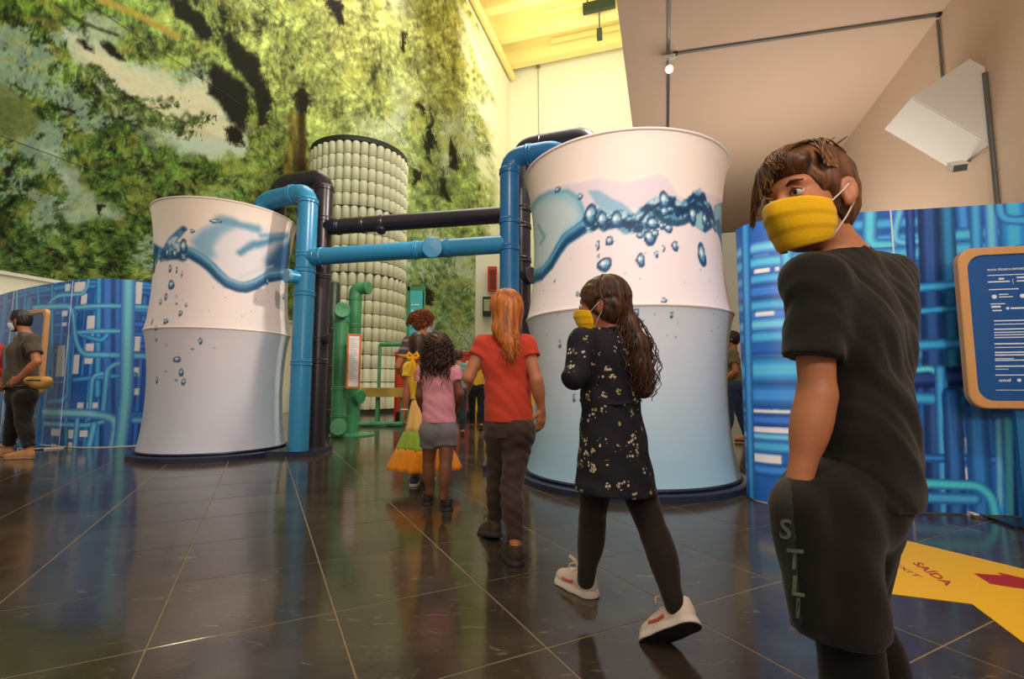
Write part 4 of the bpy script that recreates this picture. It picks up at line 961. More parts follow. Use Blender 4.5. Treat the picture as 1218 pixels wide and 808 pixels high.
# ================================================================== FURNITURE FURTHER BACK
def pbox(px0, px1, py0, py1, Y, depth, name, m, par):
    a, b_ = at(px0, py1, Y), at(px1, py0, Y)
    return MB().box(((a[0] + b_[0]) / 2, Y + depth / 2, (a[2] + b_[2]) / 2), (abs(b_[0] - a[0]), depth, abs(b_[2] - a[2]))).build(name, m, par)
def fbox(px0, px1, py0, Y, depth, name, m, par, z0=0.0):
    a, b_ = at(px0, py0, Y), at(px1, py0, Y)
    return MB().box(((a[0] + b_[0]) / 2, Y + depth / 2, (a[2] + z0) / 2), (abs(b_[0] - a[0]), depth, a[2] - z0)).build(name, m, par)
def base_at(px, Y): p = at(px, 458, Y); return (p[0], Y, 0)
bn = empty('banner_stand', base_at(495, 9.2), 'teal banner in a tall green frame near the jug tower', 'banner')
pbox(487, 504, 346, 402, 9.2, .03, 'sheet', M['teal'], bn)
fbox(484.5, 487.5, 341, 9.2, .06, 'post', M['pipe_green'], bn); fbox(503, 505.5, 346, 9.2, .06, 'post', M['pipe_green'], bn)
pbox(484.5, 505.5, 341, 346, 9.2, .05, 'top_rail', M['pipe_green'], bn); pbox(482, 508, 512, 514, 9.2, .4, 'foot', M['pipe_green'], bn)
for k, w in enumerate((10, 8, 9)): pbox(489, 489 + w, 362 + 7 * k, 363.5 + 7 * k, 9.19, .008, 'text_line', M['ink'], bn)
rl = empty('bench_rail', base_at(455, 10.6), 'tan plank bench on a green tube frame in front of the jug tower', 'bench')
a, b_ = at(425, 467, 10.6), at(481, 467, 10.6)
MB().box((a + b_) / 2 + [0, .25, 0], (np.linalg.norm(b_ - a), .5, .2)).build('seat', M['bench'], rl)
for px in (427, 449, 478):
    p = at(px, 470, 10.75); MB().tube(fillet([p, [p[0], p[1], .05], [p[0] - .25, p[1] - .3, .04]], .08, 4), .04, 8).build('leg', M['pipe_green'], rl, True)
MB().tube([[at(425, 470, 10.6)[0], 10.4, .05], [at(482, 470, 10.6)[0], 10.4, .05]], .045, 8).build('floor_rail', M['pipe_green'], rl, True)
p0_, p1_ = at(452, 410, 11.4), at(486, 410, 11.4)
MB().tube([p0_, p1_], .05, 8).build('top_rail', M['pipe_green'], rl, True)
for p in (p0_, p1_): MB().tube([p, [p[0], p[1], .04]], .04, 8).build('upright', M['pipe_green'], rl, True)
def counter(px0, px1, py, Y, label, m):
    t = empty('display_counter', base_at((px0 + px1) / 2, Y), label, 'counter')
    fbox(px0, px1, py + 4, Y, .7, 'body', m, t); pbox(px0 - 1, px1 + 1, py, py + 4, Y - .05, .8, 'top', m, t); fbox(px0 + 1, px1 - 1, 490, Y - .02, .7, 'kick_plate', M['black'], t)
counter(470, 486, 419, 12.2, 'red display counter left of the woman with curly hair', M['red'])
counter(541, 566, 418, 12.8, 'red display counter beyond the child in teal', M['red'])
counter(566, 583, 446, 11.8, 'low yellow display counter beyond the girl in red', M['yellow'])
yf = empty('yellow_frame', base_at(629, 8.6), 'yellow tube frame stand beside the big tank', 'stand')
for px in (625, 632):
    p = at(px, 430, 8.6); MB().tube([p, [p[0], p[1], 0]], .035, 8).build('post', M['yellow'], yf, True)
for py in (430, 462, 490): MB().tube([at(625, py, 8.6), at(632, py, 8.6)], .03, 8).build('rail', M['yellow'], yf, True)
MB().box((at(628.5, 470, 8.6)), (.12, .02, .5)).build('panel', M['yellow'], yf)
pc = empty('pale_column', base_at(580, 17.5), 'pale square column carrying a red framed sign', 'column')
fbox(566, 600, 296, 17.5, .9, 'shaft', M['cream'], pc); fbox(563, 603, 476, 17.3, 1.3, 'base', M['cream'], pc)
rs = empty('red_sign', tuple(at(586, 346, 17.2)), 'red framed wall sign on the pale column', 'sign')
pbox(580, 591, 317, 346, 17.3, .15, 'frame', M['red'], rs); pbox(582.5, 589.5, 321, 342, 17.26, .05, 'face', mat('dark_red_print', rgb(120, 40, 24), .5), rs)
gb = empty('wall_monitor', tuple(at(580, 376, 17.2)), 'dark green monitor mounted under the red sign', 'monitor')
pbox(574, 584, 353, 376, 17.25, .2, 'housing', M['pipe_dkgreen'], gb); pbox(575.5, 582.5, 356, 370, 17.2, .06, 'screen', mat('pale_screen', rgb(170, 180, 140), .3), gb)

# ================================================================== PEOPLE: smooth distance-field modelling
def V3(*a): return np.array(a, np.float64)
def unit(v): v = np.asarray(v, float); return v / (np.linalg.norm(v) + 1e-12)
def surfnet(f, org, vox):
    s = f < 0; nx, ny, nz = f.shape
    cs = [(i, j, k) for i in (0, 1) for j in (0, 1) for k in (0, 1)]
    sub = lambda a, c: a[c[0]:nx - 1 + c[0], c[1]:ny - 1 + c[1], c[2]:nz - 1 + c[2]]
    cnt = np.zeros((nx - 1, ny - 1, nz - 1), np.int8)
    for c in cs: cnt += sub(s, c)
    act = (cnt > 0) & (cnt < 8); I = np.argwhere(act); n = len(I)
    idx = np.full(act.shape, -1, np.int32); idx[act] = np.arange(n)
    val = {c: f[I[:, 0] + c[0], I[:, 1] + c[1], I[:, 2] + c[2]] for c in cs}
    acc = np.zeros((n, 3)); num = np.zeros(n)
    for c in cs:
        for ax in range(3):
            if c[ax]: continue
            e = list(c); e[ax] = 1; e = tuple(e); a, b_ = val[c], val[e]; m = (a < 0) != (b_ < 0)
            t = np.where(m, a / (a - b_ + 1e-20), 0); p = np.tile(np.array(c, float), (n, 1)); p[:, ax] += t
            acc += p * m[:, None]; num += m
    V = (I + acc / num[:, None]) * vox + org
    Q = []
    for ax in range(3):
        sl0 = [slice(1, -1)] * 3; sl1 = [slice(1, -1)] * 3; sl0[ax] = slice(0, -1); sl1[ax] = slice(1, None)
        a = s[tuple(sl0)]; b_ = s[tuple(sl1)]; E = np.argwhere(a != b_)
        if len(E) == 0: continue
        off = np.ones(3, int); off[ax] = 0; E = E + off
        u, v = [(1, 2), (2, 0), (0, 1)][ax]
        du = np.zeros(3, int); du[u] = 1; dv = np.zeros(3, int); dv[v] = 1
        g = lambda P_: idx[P_[:, 0], P_[:, 1], P_[:, 2]]
        q = np.stack([g(E - du - dv), g(E - dv), g(E), g(E - du)], 1)
        fl_ = ~s[E[:, 0], E[:, 1], E[:, 2]]
        q[fl_] = q[fl_][:, ::-1]; Q.append(q)
    return V, np.concatenate(Q)
class SDF:
    def __init__(s, vox): s.vox = vox; s.ops = []
    def _add(s, fn, lo, hi, k, mode): s.ops.append((fn, None if lo is None else np.asarray(lo), None if hi is None else np.asarray(hi), k, mode)); return s
    def cap(s, a, b, ra, rb, k=.015, n=None, q=1.0, cut=False, mode='u'):
        """tapered capsule; n,q squash the section along n; cut ends it flat at b"""
        a, b = np.asarray(a, float), np.asarray(b, float); ab = b - a; L2 = ab @ ab + 1e-12
        nn = None if n is None else unit(n); r = max(ra, rb)
        def fn(P):
            w = P - a; t = np.clip((w @ ab) / L2, 0, 1); w = w - t[..., None] * ab
            if nn is not None:
                wn = w @ nn; w = w + (wn * (1 / q - 1))[..., None] * nn
            d = np.sqrt((w * w).sum(-1)) - (ra + (rb - ra) * t)
            if nn is not None: d = d * min(1, (1 + q) / 2)
            if cut: d = np.maximum(d, ((P - b) @ ab) / math.sqrt(L2))
            return d
        return s._add(fn, np.minimum(a, b) - r, np.maximum(a, b) + r, k, mode)
    def ell(s, c, rad, R=None, k=.015, mode='u'):
        c = np.asarray(c, float); rad = np.asarray(rad, float); R = np.eye(3) if R is None else np.asarray(R, float)
        def fn(P):
            w = (P - c) @ R.T; k0 = np.sqrt(((w / rad) ** 2).sum(-1)); k1 = np.sqrt(((w / rad ** 2) ** 2).sum(-1)) + 1e-9
            return k0 * (k0 - 1) / k1
        r = rad.max(); return s._add(fn, c - r, c + r, k, mode)
    def box(s, c, half, R=None, rnd=.005, k=.01, mode='u'):
        c = np.asarray(c, float); half = np.asarray(half, float) - rnd; R = np.eye(3) if R is None else np.asarray(R, float)
        def fn(P):
            w = np.abs((P - c) @ R.T) - half; return np.sqrt((np.maximum(w, 0) ** 2).sum(-1)) + np.minimum(w.max(-1), 0) - rnd
        r = np.linalg.norm(half) + rnd; return s._add(fn, c - r, c + r, k, mode)
    def chain(s, pts, rs, k=.015, n=None, q=1.0, cut=False):
        for i in range(len(pts) - 1): s.cap(pts[i], pts[i + 1], rs[i], rs[i + 1], k, n, q, cut and i == len(pts) - 2)
        return s
    def plane(s, p, n):
        """keep the side against n"""
        p = np.asarray(p, float); n = unit(n); return s._add(lambda P: (P - p) @ n, None, None, 0, 'i')
    def wrinkle(s, amp, vec, seed=0):
        r = np.random.default_rng(seed); ph = r.random(4) * 6; v = np.asarray(vec, float)
        def fn(P):
            a = P @ v; b_ = P @ (np.roll(v, 1) * .7); c = P @ (np.roll(v, 2) * 1.3)
            return amp * (np.sin(a + 1.7 * np.sin(b_ * .6 + ph[0]) + ph[1]) * .6 + .4 * np.sin(c + 1.3 * np.sin(a * .5 + ph[2]) + ph[3]))
        return s._add(fn, None, None, 0, 'd')
    def mesh_data(s):
        lo = np.min([o[1] for o in s.ops if o[4] == 'u'], 0) - s.vox * 4 - .02; hi = np.max([o[2] for o in s.ops if o[4] == 'u'], 0) + s.vox * 4 + .02
        n = np.ceil((hi - lo) / s.vox).astype(int) + 1; f = np.full(n, .5, np.float32)
        ax = [lo[i] + np.arange(n[i]) * s.vox for i in range(3)]
        for fn, a, b_, k, mode in s.ops:
            if a is None: i0 = np.zeros(3, int); i1 = n
            else:
                m = max(k, .0) + s.vox * 3 + .012
                i0 = np.maximum(np.floor((a - m - lo) / s.vox).astype(int), 0); i1 = np.minimum(np.ceil((b_ + m - lo) / s.vox).astype(int) + 1, n)
            if (i1 <= i0).any(): continue
            sl = tuple(slice(i0[i], i1[i]) for i in range(3)); g = f[sl]
            if mode in 'id':
                band = np.abs(g) < .045 if mode == 'd' else np.ones(g.shape, bool)
                I = np.argwhere(band); P = np.stack([ax[i][I[:, i] + i0[i]] for i in range(3)], -1); v = fn(P).astype(np.float32); gb_ = g[band]
                g[band] = gb_ + v if mode == 'd' else np.maximum(gb_, v)
            else:
                P = np.stack(np.meshgrid(*[ax[i][i0[i]:i1[i]] for i in range(3)], indexing='ij'), -1)
                d = fn(P).astype(np.float32)
                if mode == 'u':
                    if k > 0:
                        h = np.clip(.5 + .5 * (g - d) / k, 0, 1); g[...] = g * (1 - h) + d * h - k * h * (1 - h)
                    else: g[...] = np.minimum(g, d)
                else: g[...] = np.maximum(g, -d)
        f[0] = f[-1] = .5; f[:, 0] = f[:, -1] = .5; f[:, :, 0] = f[:, :, -1] = .5
        return surfnet(f, lo, s.vox)
    def build(s, name, m, parent=None, extra=None):
        V, Q = s.mesh_data()
        if extra is not None:
            V2, Q2 = extra; Q = np.concatenate([Q, Q2 + len(V)]); V = np.concatenate([V, V2])
        me = mesh_np(name, V, Q); o = link(name, me, m, parent, True); return o
def strands(paths, r0, r1, n=4):
    """thin tapered tubes, all paths with the same number of points"""
    P = np.array(paths, float); k, m = P.shape[:2]
    T = np.gradient(P, axis=1); T /= np.linalg.norm(T, axis=-1, keepdims=True) + 1e-12
    ref = np.array([.31, .87, .38]); A = np.cross(T, ref); A /= np.linalg.norm(A, axis=-1, keepdims=True) + 1e-12; B = np.cross(T, A)
    r = np.linspace(r0, r1, m)[None, :, None]; ring = [P + r * (A * math.cos(2 * math.pi * j / n) + B * math.sin(2 * math.pi * j / n)) for j in range(n)]
    V = np.stack(ring, 2)                                   # k, m, n, 3
    i = np.arange(k * m * n).reshape(k, m, n); j = np.roll(i, -1, 2)
    Q = np.stack([i[:, :-1], j[:, :-1], j[:, 1:], i[:, 1:]], -1).reshape(-1, 4)
    return V.reshape(-1, 3), Q

def hair_mat(name, c0, c1, rough=.42):
    m, nt, b = new_mat(name); L = nt.links.new
    tc = nd(nt, 'ShaderNodeTexCoord'); mp = nd(nt, 'ShaderNodeMapping'); mp.inputs['Scale'].default_value = (60, 60, 7); L(tc.outputs['Object'], mp.inputs[0])
    nz = nd(nt, 'ShaderNodeTexNoise', Scale=1.0, Detail=5.0, Distortion=.5); L(mp.outputs[0], nz.inputs['Vector'])
    r = nd(nt, 'ShaderNodeValToRGB'); r.color_ramp.elements[0].position = .32; r.color_ramp.elements[1].position = .70
    r.color_ramp.elements[0].color = c0; r.color_ramp.elements[1].color = c1; L(nz.outputs['Fac'], r.inputs[0]); L(r.outputs[0], b.inputs['Base Color'])
    bp = nd(nt, 'ShaderNodeBump', Strength=.7, Distance=.004); L(nz.outputs['Fac'], bp.inputs['Height']); L(bp.outputs[0], b.inputs['Normal'])
    b.inputs['Roughness'].default_value = rough; b.inputs['Specular IOR Level'].default_value = .45
    return m
def cloth(name, col, var=.1, rough=.85, bump=.12, bs=220): return mat(name, col, rough, var, 5, bump, bs, spec=.25, sheen=.15)
M['hair_black'] = hair_mat('black_hair', rgb(20, 15, 13), rgb(46, 34, 28))
M['hair_brown'] = hair_mat('brown_hair', rgb(38, 22, 15), rgb(96, 58, 34))
M['hair_dkbrown'] = hair_mat('dark_brown_hair', rgb(28, 17, 13), rgb(78, 46, 30))
M['hair_red'] = hair_mat('copper_hair', rgb(128, 58, 18), rgb(216, 130, 52))
M['hair_auburn'] = hair_mat('auburn_hair', rgb(70, 34, 16), rgb(160, 84, 40))
M['hair_boy'] = hair_mat('brown_streaked_hair', rgb(36, 20, 12), rgb(124, 78, 44))
M['hair_gold'] = hair_mat('golden_hair', rgb(110, 66, 30), rgb(206, 150, 84))
M['tread'] = mat('black_tread', rgb(26, 24, 22), .7, .2, 40)
M['eye'] = mat('eye_white', rgb(210, 200, 190), .25, .03); M['iris'] = mat('dark_iris', rgb(34, 22, 16), .2, .1)
M['mask_y'] = cloth('yellow_mask', rgb(236, 184, 10), .05); M['mask_w'] = cloth('white_mask', rgb(214, 226, 234), .04); M['loop'] = mat('white_elastic', rgb(226, 216, 206), .7)

class Person:
    """joints J (world points), fwd = facing of the trunk, h = stature"""
    def __init__(s, J, fwd, h, label, skin, vox=.006, group=None):
        s.J = {k: np.asarray(v, float) for k, v in J.items()}; s.f = unit([fwd[0], fwd[1], 0]); s.l = np.cross([0, 0, 1.0], s.f); s.h = h; s.g = h / 1.36; s.vox = vox; s.skin = skin; s.label = label; s.group = group
        s.mb = SDF(vox); s.root = None
    def head(s, c, fwd, up=(0, 0, 1), k=1.0, ears=True, nose=True):
        """c: centre of the skull at eye level; k: scale 1 = 0.215 m tall head"""
        f = unit(fwd); up = unit(np.asarray(up) - f * (np.asarray(up) @ f)); l = np.cross(up, f); R = np.stack([f, l, up]); s.hR = R; s.hc = np.asarray(c, float); s.hk = k
        p = lambda a, b_, c_: s.hc + (f * a + l * b_ + up * c_) * k
        s.hp = p; B = s.mb
        B.ell(p(-.012, 0, .030), np.array([.094, .074, .080]) * k, R, .02)
        B.ell(p(.030, 0, -.045), np.array([.060, .056, .072]) * k, R, .03)
        B.ell(p(.058, 0, -.088), np.array([.026, .030, .022]) * k, R, .025)     # chin
        B.ell(p(.070, 0, .022), np.array([.020, .046, .014]) * k, R, .02)       # brow
        for q in (-1, 1):
            B.ell(p(.062, q * .036, -.028), np.array([.024, .022, .022]) * k, R, .02)   # cheeks
            B.ell(p(.090, q * .031, .0), np.array([.014, .015, .009]) * k, R, .008, 's')
        if nose:
            B.cap(p(.084, 0, .008), p(.103, 0, -.028), .007 * k, .011 * k, .010)
            B.ell(p(.094, .0, -.032), np.array([.010, .015, .008]) * k, R, .006)
            B.ell(p(.084, 0, -.060), np.array([.010, .022, .006]) * k, R, .006); B.ell(p(.083, 0, -.069), np.array([.010, .019, .006]) * k, R, .005)
        if ears:
            for q in (-1, 1):
                Re = np.stack([unit(f * .85 - l * q * .5), unit(l * q * .85 + f * .5), up])
                B.ell(p(-.012, q * .078, -.008), np.array([.019, .009, .031]) * k, Re, .006)
                B.ell(p(-.009, q * .086, -.004), np.array([.010, .006, .018]) * k, Re, .004, 's')
                B.ell(p(-.008, q * .076, -.034), np.array([.009, .007, .010]) * k, Re, .006)
        return s
    def eyes(s, lids=True):
        for q in (-1, 1):
            c = s.hp(.079, q * .031, .0); e = SDF(.0022).ell(c, np.array([.0115, .0125, .0105]) * s.hk, s.hR, 0).build('eye', M['eye'], s.root)
            SDF(.0016).ell(s.hp(.0885, q * .031, -.0005), np.array([.0028, .0056, .0056]) * s.hk, s.hR, 0).build('iris', M['iris'], e)
    def trunk(s, infl=0.0, B=None, hipw=1.0):
        B = B or s.mb; J, g = s.J, s.g
        B.cap(J['pel'], J['wai'], .112 * g * hipw + infl, .098 * g + infl, .03, s.f, .74).cap(J['wai'], J['che'], .098 * g + infl, .116 * g + infl, .03, s.f, .70)
        B.cap(J['che'], J['nek'] - [0, 0, .035 * g], .110 * g + infl, .058 * g + infl * .6, .03, s.f, .68)
        for q in 'LR': B.cap(J['nek'] - [0, 0, .030 * g], J['sh' + q] + [0, 0, .002], .036 * g + infl * .5, .040 * g + infl * .6, .03)
        for q in 'LR': B.cap(J['che'] * .35 + J['sh' + q] * .65 - [0, 0, .012], J['sh' + q], .056 * g + infl * .6, .046 * g + infl * .6, .03)
        return B
    def neck(s):
        c = s.hc - s.hR[0] * .02 * s.hk - s.hR[2] * .05 * s.hk; s.mb.cap(s.J['nek'] - [0, 0, .03], c, .048 * s.g, .045 * s.g, .02); return s
    def arm(s, q, hand=True, curl=.5, hdir=None, palm=None, thumb=None):
        J, g, B = s.J, s.g, s.mb; sh, el, wr = J['sh' + q], J['el' + q], J['wr' + q]
        B.cap(sh, el, .040 * g, .031 * g, .015); d = unit(wr - el); B.cap(el, wr, .032 * g, .0215 * g, .012); B.ell(el + (wr - el) * .3, V3(.07, .033, .034) * g, np.stack([d, *s._perp(d)]), .02)
        if hand: s.hand(wr, d if hdir is None else unit(hdir), palm if palm is not None else s.l * (-1 if q == 'L' else 1), thumb if thumb is not None else s.f, curl)
        return s
    def _perp(s, d):
        a = np.cross(d, [0, 0, 1.0] if abs(d[2]) < .9 else [1.0, 0, 0]); a = unit(a); return a, np.cross(d, a)
    def hand(s, wr, d, n, th, curl):
        """palm plus five bent fingers; n = palm normal, th = side the thumb leaves from"""
        g, B = s.g * .97, s.mb; n = unit(n - d * (n @ d)); t = np.cross(n, d); t = t if t @ th > 0 else -t
        B.cap(wr, wr + d * .02 * g, .021 * g, .023 * g, .01, n, .72)
        pc = wr + d * .042 * g; B.box(pc, V3(.034, .030, .0115) * g, np.stack([d, t, n]), .009 * g, .010)
        for i, (o, ln) in enumerate(((.022, .058), (.0075, .066), (-.0075, .060), (-.0215, .047))):
            a = wr + d * .074 * g + t * o * g; c0 = curl * (.75 + .12 * i); p = a; ang = c0 * .55
            for k, fr in enumerate((.46, .30, .24)):
                e = p + (d * math.cos(ang) + n * math.sin(ang) + t * o * 1.5) * ln * fr * g; B.cap(p, e, (.0083 - .0009 * k) * g, (.0075 - .0009 * k) * g, .003); p = e; ang += c0 * .75
        a = wr + d * .022 * g + t * .024 * g; b_ = a + (d * .62 + t * .62 + n * .35) * .032 * g; c = b_ + (d * .88 + t * .25 + n * .4) * .028 * g
        B.cap(a, b_, .0115 * g, .0095 * g, .008).cap(b_, c, .0092 * g, .0075 * g, .004); return s
    def leg(s, q, foot=True):
        J, g, B = s.J, s.g, s.mb; hp_, kn, an = J['hp' + q], J['kn' + q], J['an' + q]
        B.cap(hp_, kn, .070 * g, .045 * g, .03); B.cap(kn, an, .045 * g, .029 * g, .015)
        d = unit(an - kn); back = -s.f - d * (-s.f @ d); B.ell(kn + (an - kn) * .30 + unit(back) * .012 * g, V3(.09, .042, .042) * g, np.stack([d, *s._perp(d)]), .03)
        if foot and 'to' + q in J: B.cap(an, J['to' + q] * .75 + an * .25 - [0, 0, .01], .030 * g, .024 * g, .02)
        return s
    def cover_legs(s, m, infl=.006, vox=None):
        J, g = s.J, s.g; B = SDF(vox or s.vox)
        for q in 'LR':
            hp_, kn, an = J['hp' + q], J['kn' + q], J['an' + q]; hs = hp_ * .72 + kn * .28; B.cap(hs, kn, .062 * g + infl, .045 * g + infl, .03); B.cap(kn, an, .045 * g + infl, .029 * g + infl, .015)
            d = unit(an - kn); back = -s.f - d * (-s.f @ d); B.ell(kn + (an - kn) * .30 + unit(back) * .012 * g, V3(.09, .042, .042) * g + infl, np.stack([d, *s._perp(d)]), .03)
        return B.build('leggings', m, s.root)
    def finish(s):
        s.root = s.mb.build('person', s.skin); V = np.array([v.co for v in s.root.data.vertices])
        tag(s.root, s.label, 'person', s.group); return s
    # ---- clothes
    def tshirt(s, m, infl=.010, hem=.0, sleeve=.62, hemdir=(0, 0, -1), name='shirt', loose=.0, wr=(.0035, (46, 30, 70)), seed=0, sw=.010, long=False, neckcut=True):
        J, g = s.J, s.g; B = SDF(s.vox); s.trunk(infl, B); hemp = J['pel'] + V3(0, 0, hem)
        B.cap(J['wai'], hemp - V3(0, 0, .06), .100 * g + infl, .116 * g + infl + loose, .03, s.f, .76)
        for q in 'LR':
            sh, el = J['sh' + q], J['el' + q]; e = sh + (el - sh) * sleeve
            if long:
                B.cap(sh, el, .046 * g + sw * .5, .040 * g + sw * .5, .02); w_ = el + (J['wr' + q] - el) * .92; B.cap(el, w_, .040 * g + sw * .4, .030 * g + sw * .4, .015, cut=True)
            else: B.cap(sh, e, .045 * g + sw * .6, .046 * g + sw, .02, cut=True)
        if wr: B.wrinkle(*wr, seed)
        B.plane(hemp, hemdir)
        if neckcut:
            c = J['nek'] + s.f * .016 + V3(0, 0, .036); B.ell(c, V3(.062, .070, .040) * g, np.stack([s.f, s.l, V3(0, 0, 1)]), 0, 's')
        o = B.build(name, m, s.root); s.shirt = o; return o
    def trousers(s, m, infl=.009, top=.03, length=1.0, name='trousers', taper=0.0, wr=(.003, (40, 40, 60)), seed=1, kne=0.0):
        """length: 0..1 thigh, 1..2 shin"""
        J, g = s.J, s.g; B = SDF(s.vox); tp = J['pel'] + V3(0, 0, top)
        B.cap(J['pel'] - V3(0, 0, .03), J['pel'] + V3(0, 0, top + .05), .116 * g + infl, .104 * g + infl, .03, s.f, .76)
        for q in 'LR':
            hp_, kn, an = J['hp' + q], J['kn' + q], J['an' + q]; t1 = min(length, 1.0); e = hp_ + (kn - hp_) * t1
            r1 = .072 * g + infl; r2 = .047 * g + infl + taper
            B.cap(hp_, e, r1, r1 + (r2 - r1) * t1, .03, cut=length <= 1)
            B.ell(hp_ - s.f * .03 * g + V3(0, 0, .005), V3(.075, .07, .075) * g + infl * .6, np.stack([s.f, s.l, V3(0, 0, 1)]), .03)
            if length > 1: e2 = kn + (an - kn) * (length - 1); B.cap(kn, e2, r2, .034 * g + infl + taper, .02, cut=True)
            if length > 1: d = unit(an - kn); B.ell(kn + (an - kn) * .3 - s.f * .012 * g, V3(.09, .043 + infl, .043 + infl) * g, np.stack([d, *s._perp(d)]), .03)
        if wr: B.wrinkle(*wr, seed)
        B.plane(tp, (0, 0, 1)); o = B.build(name, m, s.root); return o
# ---- shoes: one last, shaped once per kind
def shoe_data(vox=.005, chunky=0.0, high=0.0, L=.22):
    k = L / .22; B = SDF(vox)
    B.ell((.165 * k, 0, .030), (.058 * k, .041, .036), None, .02); B.ell((.085 * k, 0, .035), (.075 * k, .036, .045), None, .03); B.ell((.030 * k, 0, .040), (.038 * k, .034, .048), None, .02)
    B.cap((.032 * k, 0, .05), (.034 * k, 0, .078 + high), .033, .034, .02, cut=True); B.cap((.06 * k, 0, .070), (.14 * k, 0, .052), .026, .024, .02)
    B.ell((.034 * k, 0, .105 + high), (.028, .024, .045), None, 0, 's'); B.plane((0, 0, .012), (0, 0, -1)); up = B.mesh_data()
    S_ = SDF(vox); c = chunky
    S_.cap((.028 * k, 0, .0), (.10 * k, 0, .0), .040 + c, .040 + c, .02).cap((.10 * k, 0, 0), (.178 * k, 0, 0), .040 + c, .045 + c * .6, .02); S_.plane((0, 0, .024 + c), (0, 0, 1)).plane((0, 0, .0), (0, 0, -1)); so = S_.mesh_data()
    return up, so
SHOE = {'sneaker': shoe_data(chunky=.003), 'chunky': shoe_data(vox=.0045, chunky=.006, high=.012), 'boot': shoe_data(chunky=.002, high=.03, L=.27)}
def shoe(par, kind, heel, fwd, up, m, sm_, k=1.0, lace=None, accent=None):
    """heel: point under the heel; fwd: toe direction"""
    f = unit(fwd); u_ = unit(np.asarray(up) - f * (np.asarray(up) @ f)); l = np.cross(u_, f); R = np.stack([f, l, u_])
    (V, Q), (V2, Q2) = SHOE[kind]; h = np.asarray(heel, float)
    tf_ = lambda P: np.asarray(P) * k @ R + h
    o = link('shoe', mesh_np('shoe', tf_(V), Q), m, par, True); link('sole', mesh_np('sole', tf_(V2), Q2), sm_, o, True)
    Vt = V2.copy(); Vt[:, 2] = np.minimum(Vt[:, 2] * .25, .006) - .003; link('outsole', mesh_np('outsole', tf_(Vt), Q2), M['tread'], o, True)
    kk = 1.0 if kind != 'boot' else .27 / .22
    if lace:
        mb = MB()
        for i in range(4):
            x = .085 + .018 * i; z = .100 - .010 * i; mb.tube([tf_((x * kk, y, z - abs(y) * .45)) for y in (-.026, -.012, 0, .012, .026)], .0032 * k, 5)
        mb.tube([tf_(q) for q in ((.082 * kk, 0, .102), (.09 * kk, .02, .118), (.105 * kk, .035, .112), (.10 * kk, .045, .09))], .0035 * k, 5); mb.tube([tf_(q) for q in ((.082 * kk, 0, .102), (.086 * kk, -.02, .12), (.095 * kk, -.04, .108))], .0035 * k, 5)
        mb.build('laces', lace, o, True)
    if accent:
        for q in (-1, 1):
            MB().tube([tf_(p_) for p_ in ((.15 * kk, q * .0405, .042), (.115 * kk, q * .0390, .040), (.085 * kk, q * .0375, .046))], .006 * k, 6).build('side_stripe', accent, o, True)
            MB().lathe([(.012 * k, 0), (.012 * k, .004), (0, .005)], 10, tf_((.026 * kk, q * .033, .066)), [f, u_, l * q]).build('heel_patch', accent, o, True)
    return o
def mask(p, m, name='face_mask', pleat=True, loops=True, drop=0.0):
    """cloth mask wrapped round nose, mouth and chin"""
    q, k, R = p.hp, p.hk, p.hR; n, mm_ = 25, 21; P = np.zeros((n, mm_, 3))
    for i in range(n):
        a = (i / (n - 1) - .5) * 2
        for j in range(mm_):
            v = j / (mm_ - 1)
            ang = a * (1.28 + .12 * math.sin(v * math.pi)); z = -.024 - v * .092 + .012 * (1 - a * a) * (1 - v) - .002 * a * a
            z = z + (.012 * a * a if v > .6 else 0) * (v - .6) / .4
            r = .1155 - .028 * v ** 2 + .010 * math.exp(-(a / .25) ** 2) * math.exp(-((v - .25) / .3) ** 2)
            r -= .022 * max(0, abs(a) - .55)
            if pleat: r += .0035 * (((v * 3.2) % 1.0) - .5)
            P[i, j] = q(math.cos(ang) * r * .98 + .004, math.sin(ang) * r * .66, z + drop)
    me = grid_mesh(name, P[:, ::-1])
    o = link(name, me, m, p.root, True); so = o.modifiers.new('thick', 'SOLIDIFY'); so.thickness = .002; so.offset = 0
    if loops:
        for sgn, i in ((1, n - 1), (-1, 0)):
            for j, ez in ((1, .012), (mm_ - 2, -.030)):
                a = P[i, j]; b_ = q(-.022, sgn * .082, ez); mid = q(.03, sgn * .083, (.0 if j == 1 else -.06) + .01)
                MB().tube([a, a * .45 + b_ * .55 + R[1] * sgn * .004, b_], .0016, 5).build('ear_loop', M['loop'], o, True)
    return o
def scalp(p, cut_f=.050, thick=.012, low=-.02, seed=0, vox=None, side=.0):
    """close cap of hair over the skull, open at the face"""
    q, k, R = p.hp, p.hk, p.hR; B = SDF(vox or p.vox)
    B.ell(q(-.016, 0, .034), (np.array([.098, .079, .084]) + thick) * k, R, .01); B.ell(q(-.040, 0, -.020), (np.array([.066, .070, .066]) + thick * .6) * k, R, .03)
    B.ell(q(.105, 0, -.035), np.array([.085, .10, .085]) * k, R, 0, 's'); B.ell(q(.05, 0, -.085), np.array([.085, .10, .065]) * k, R, 0, 's')
    for e in (-1, 1): B.ell(q(-.006, e * .095, -.012), np.array([.024, .030, .034]) * k, R, 0, 's')
    B.wrinkle(.0022, (130, 90, 40), seed); return B
def drape(o, target, direction, off=.0015):
    """lay a flat mesh onto the surface of target along direction"""
    from mathutils.bvhtree import BVHTree
    t = target.data; bv = BVHTree.FromPolygons([v.co for v in t.vertices], [tuple(p.vertices) for p in t.polygons]); d = Vector(direction).normalized()
    for v in o.data.vertices:
        h = bv.ray_cast(v.co - d * .5, d)
        if h[0] is not None: v.co = h[0] - d * (off + (.0004 if v.co.z else 0))
    o.data.update()
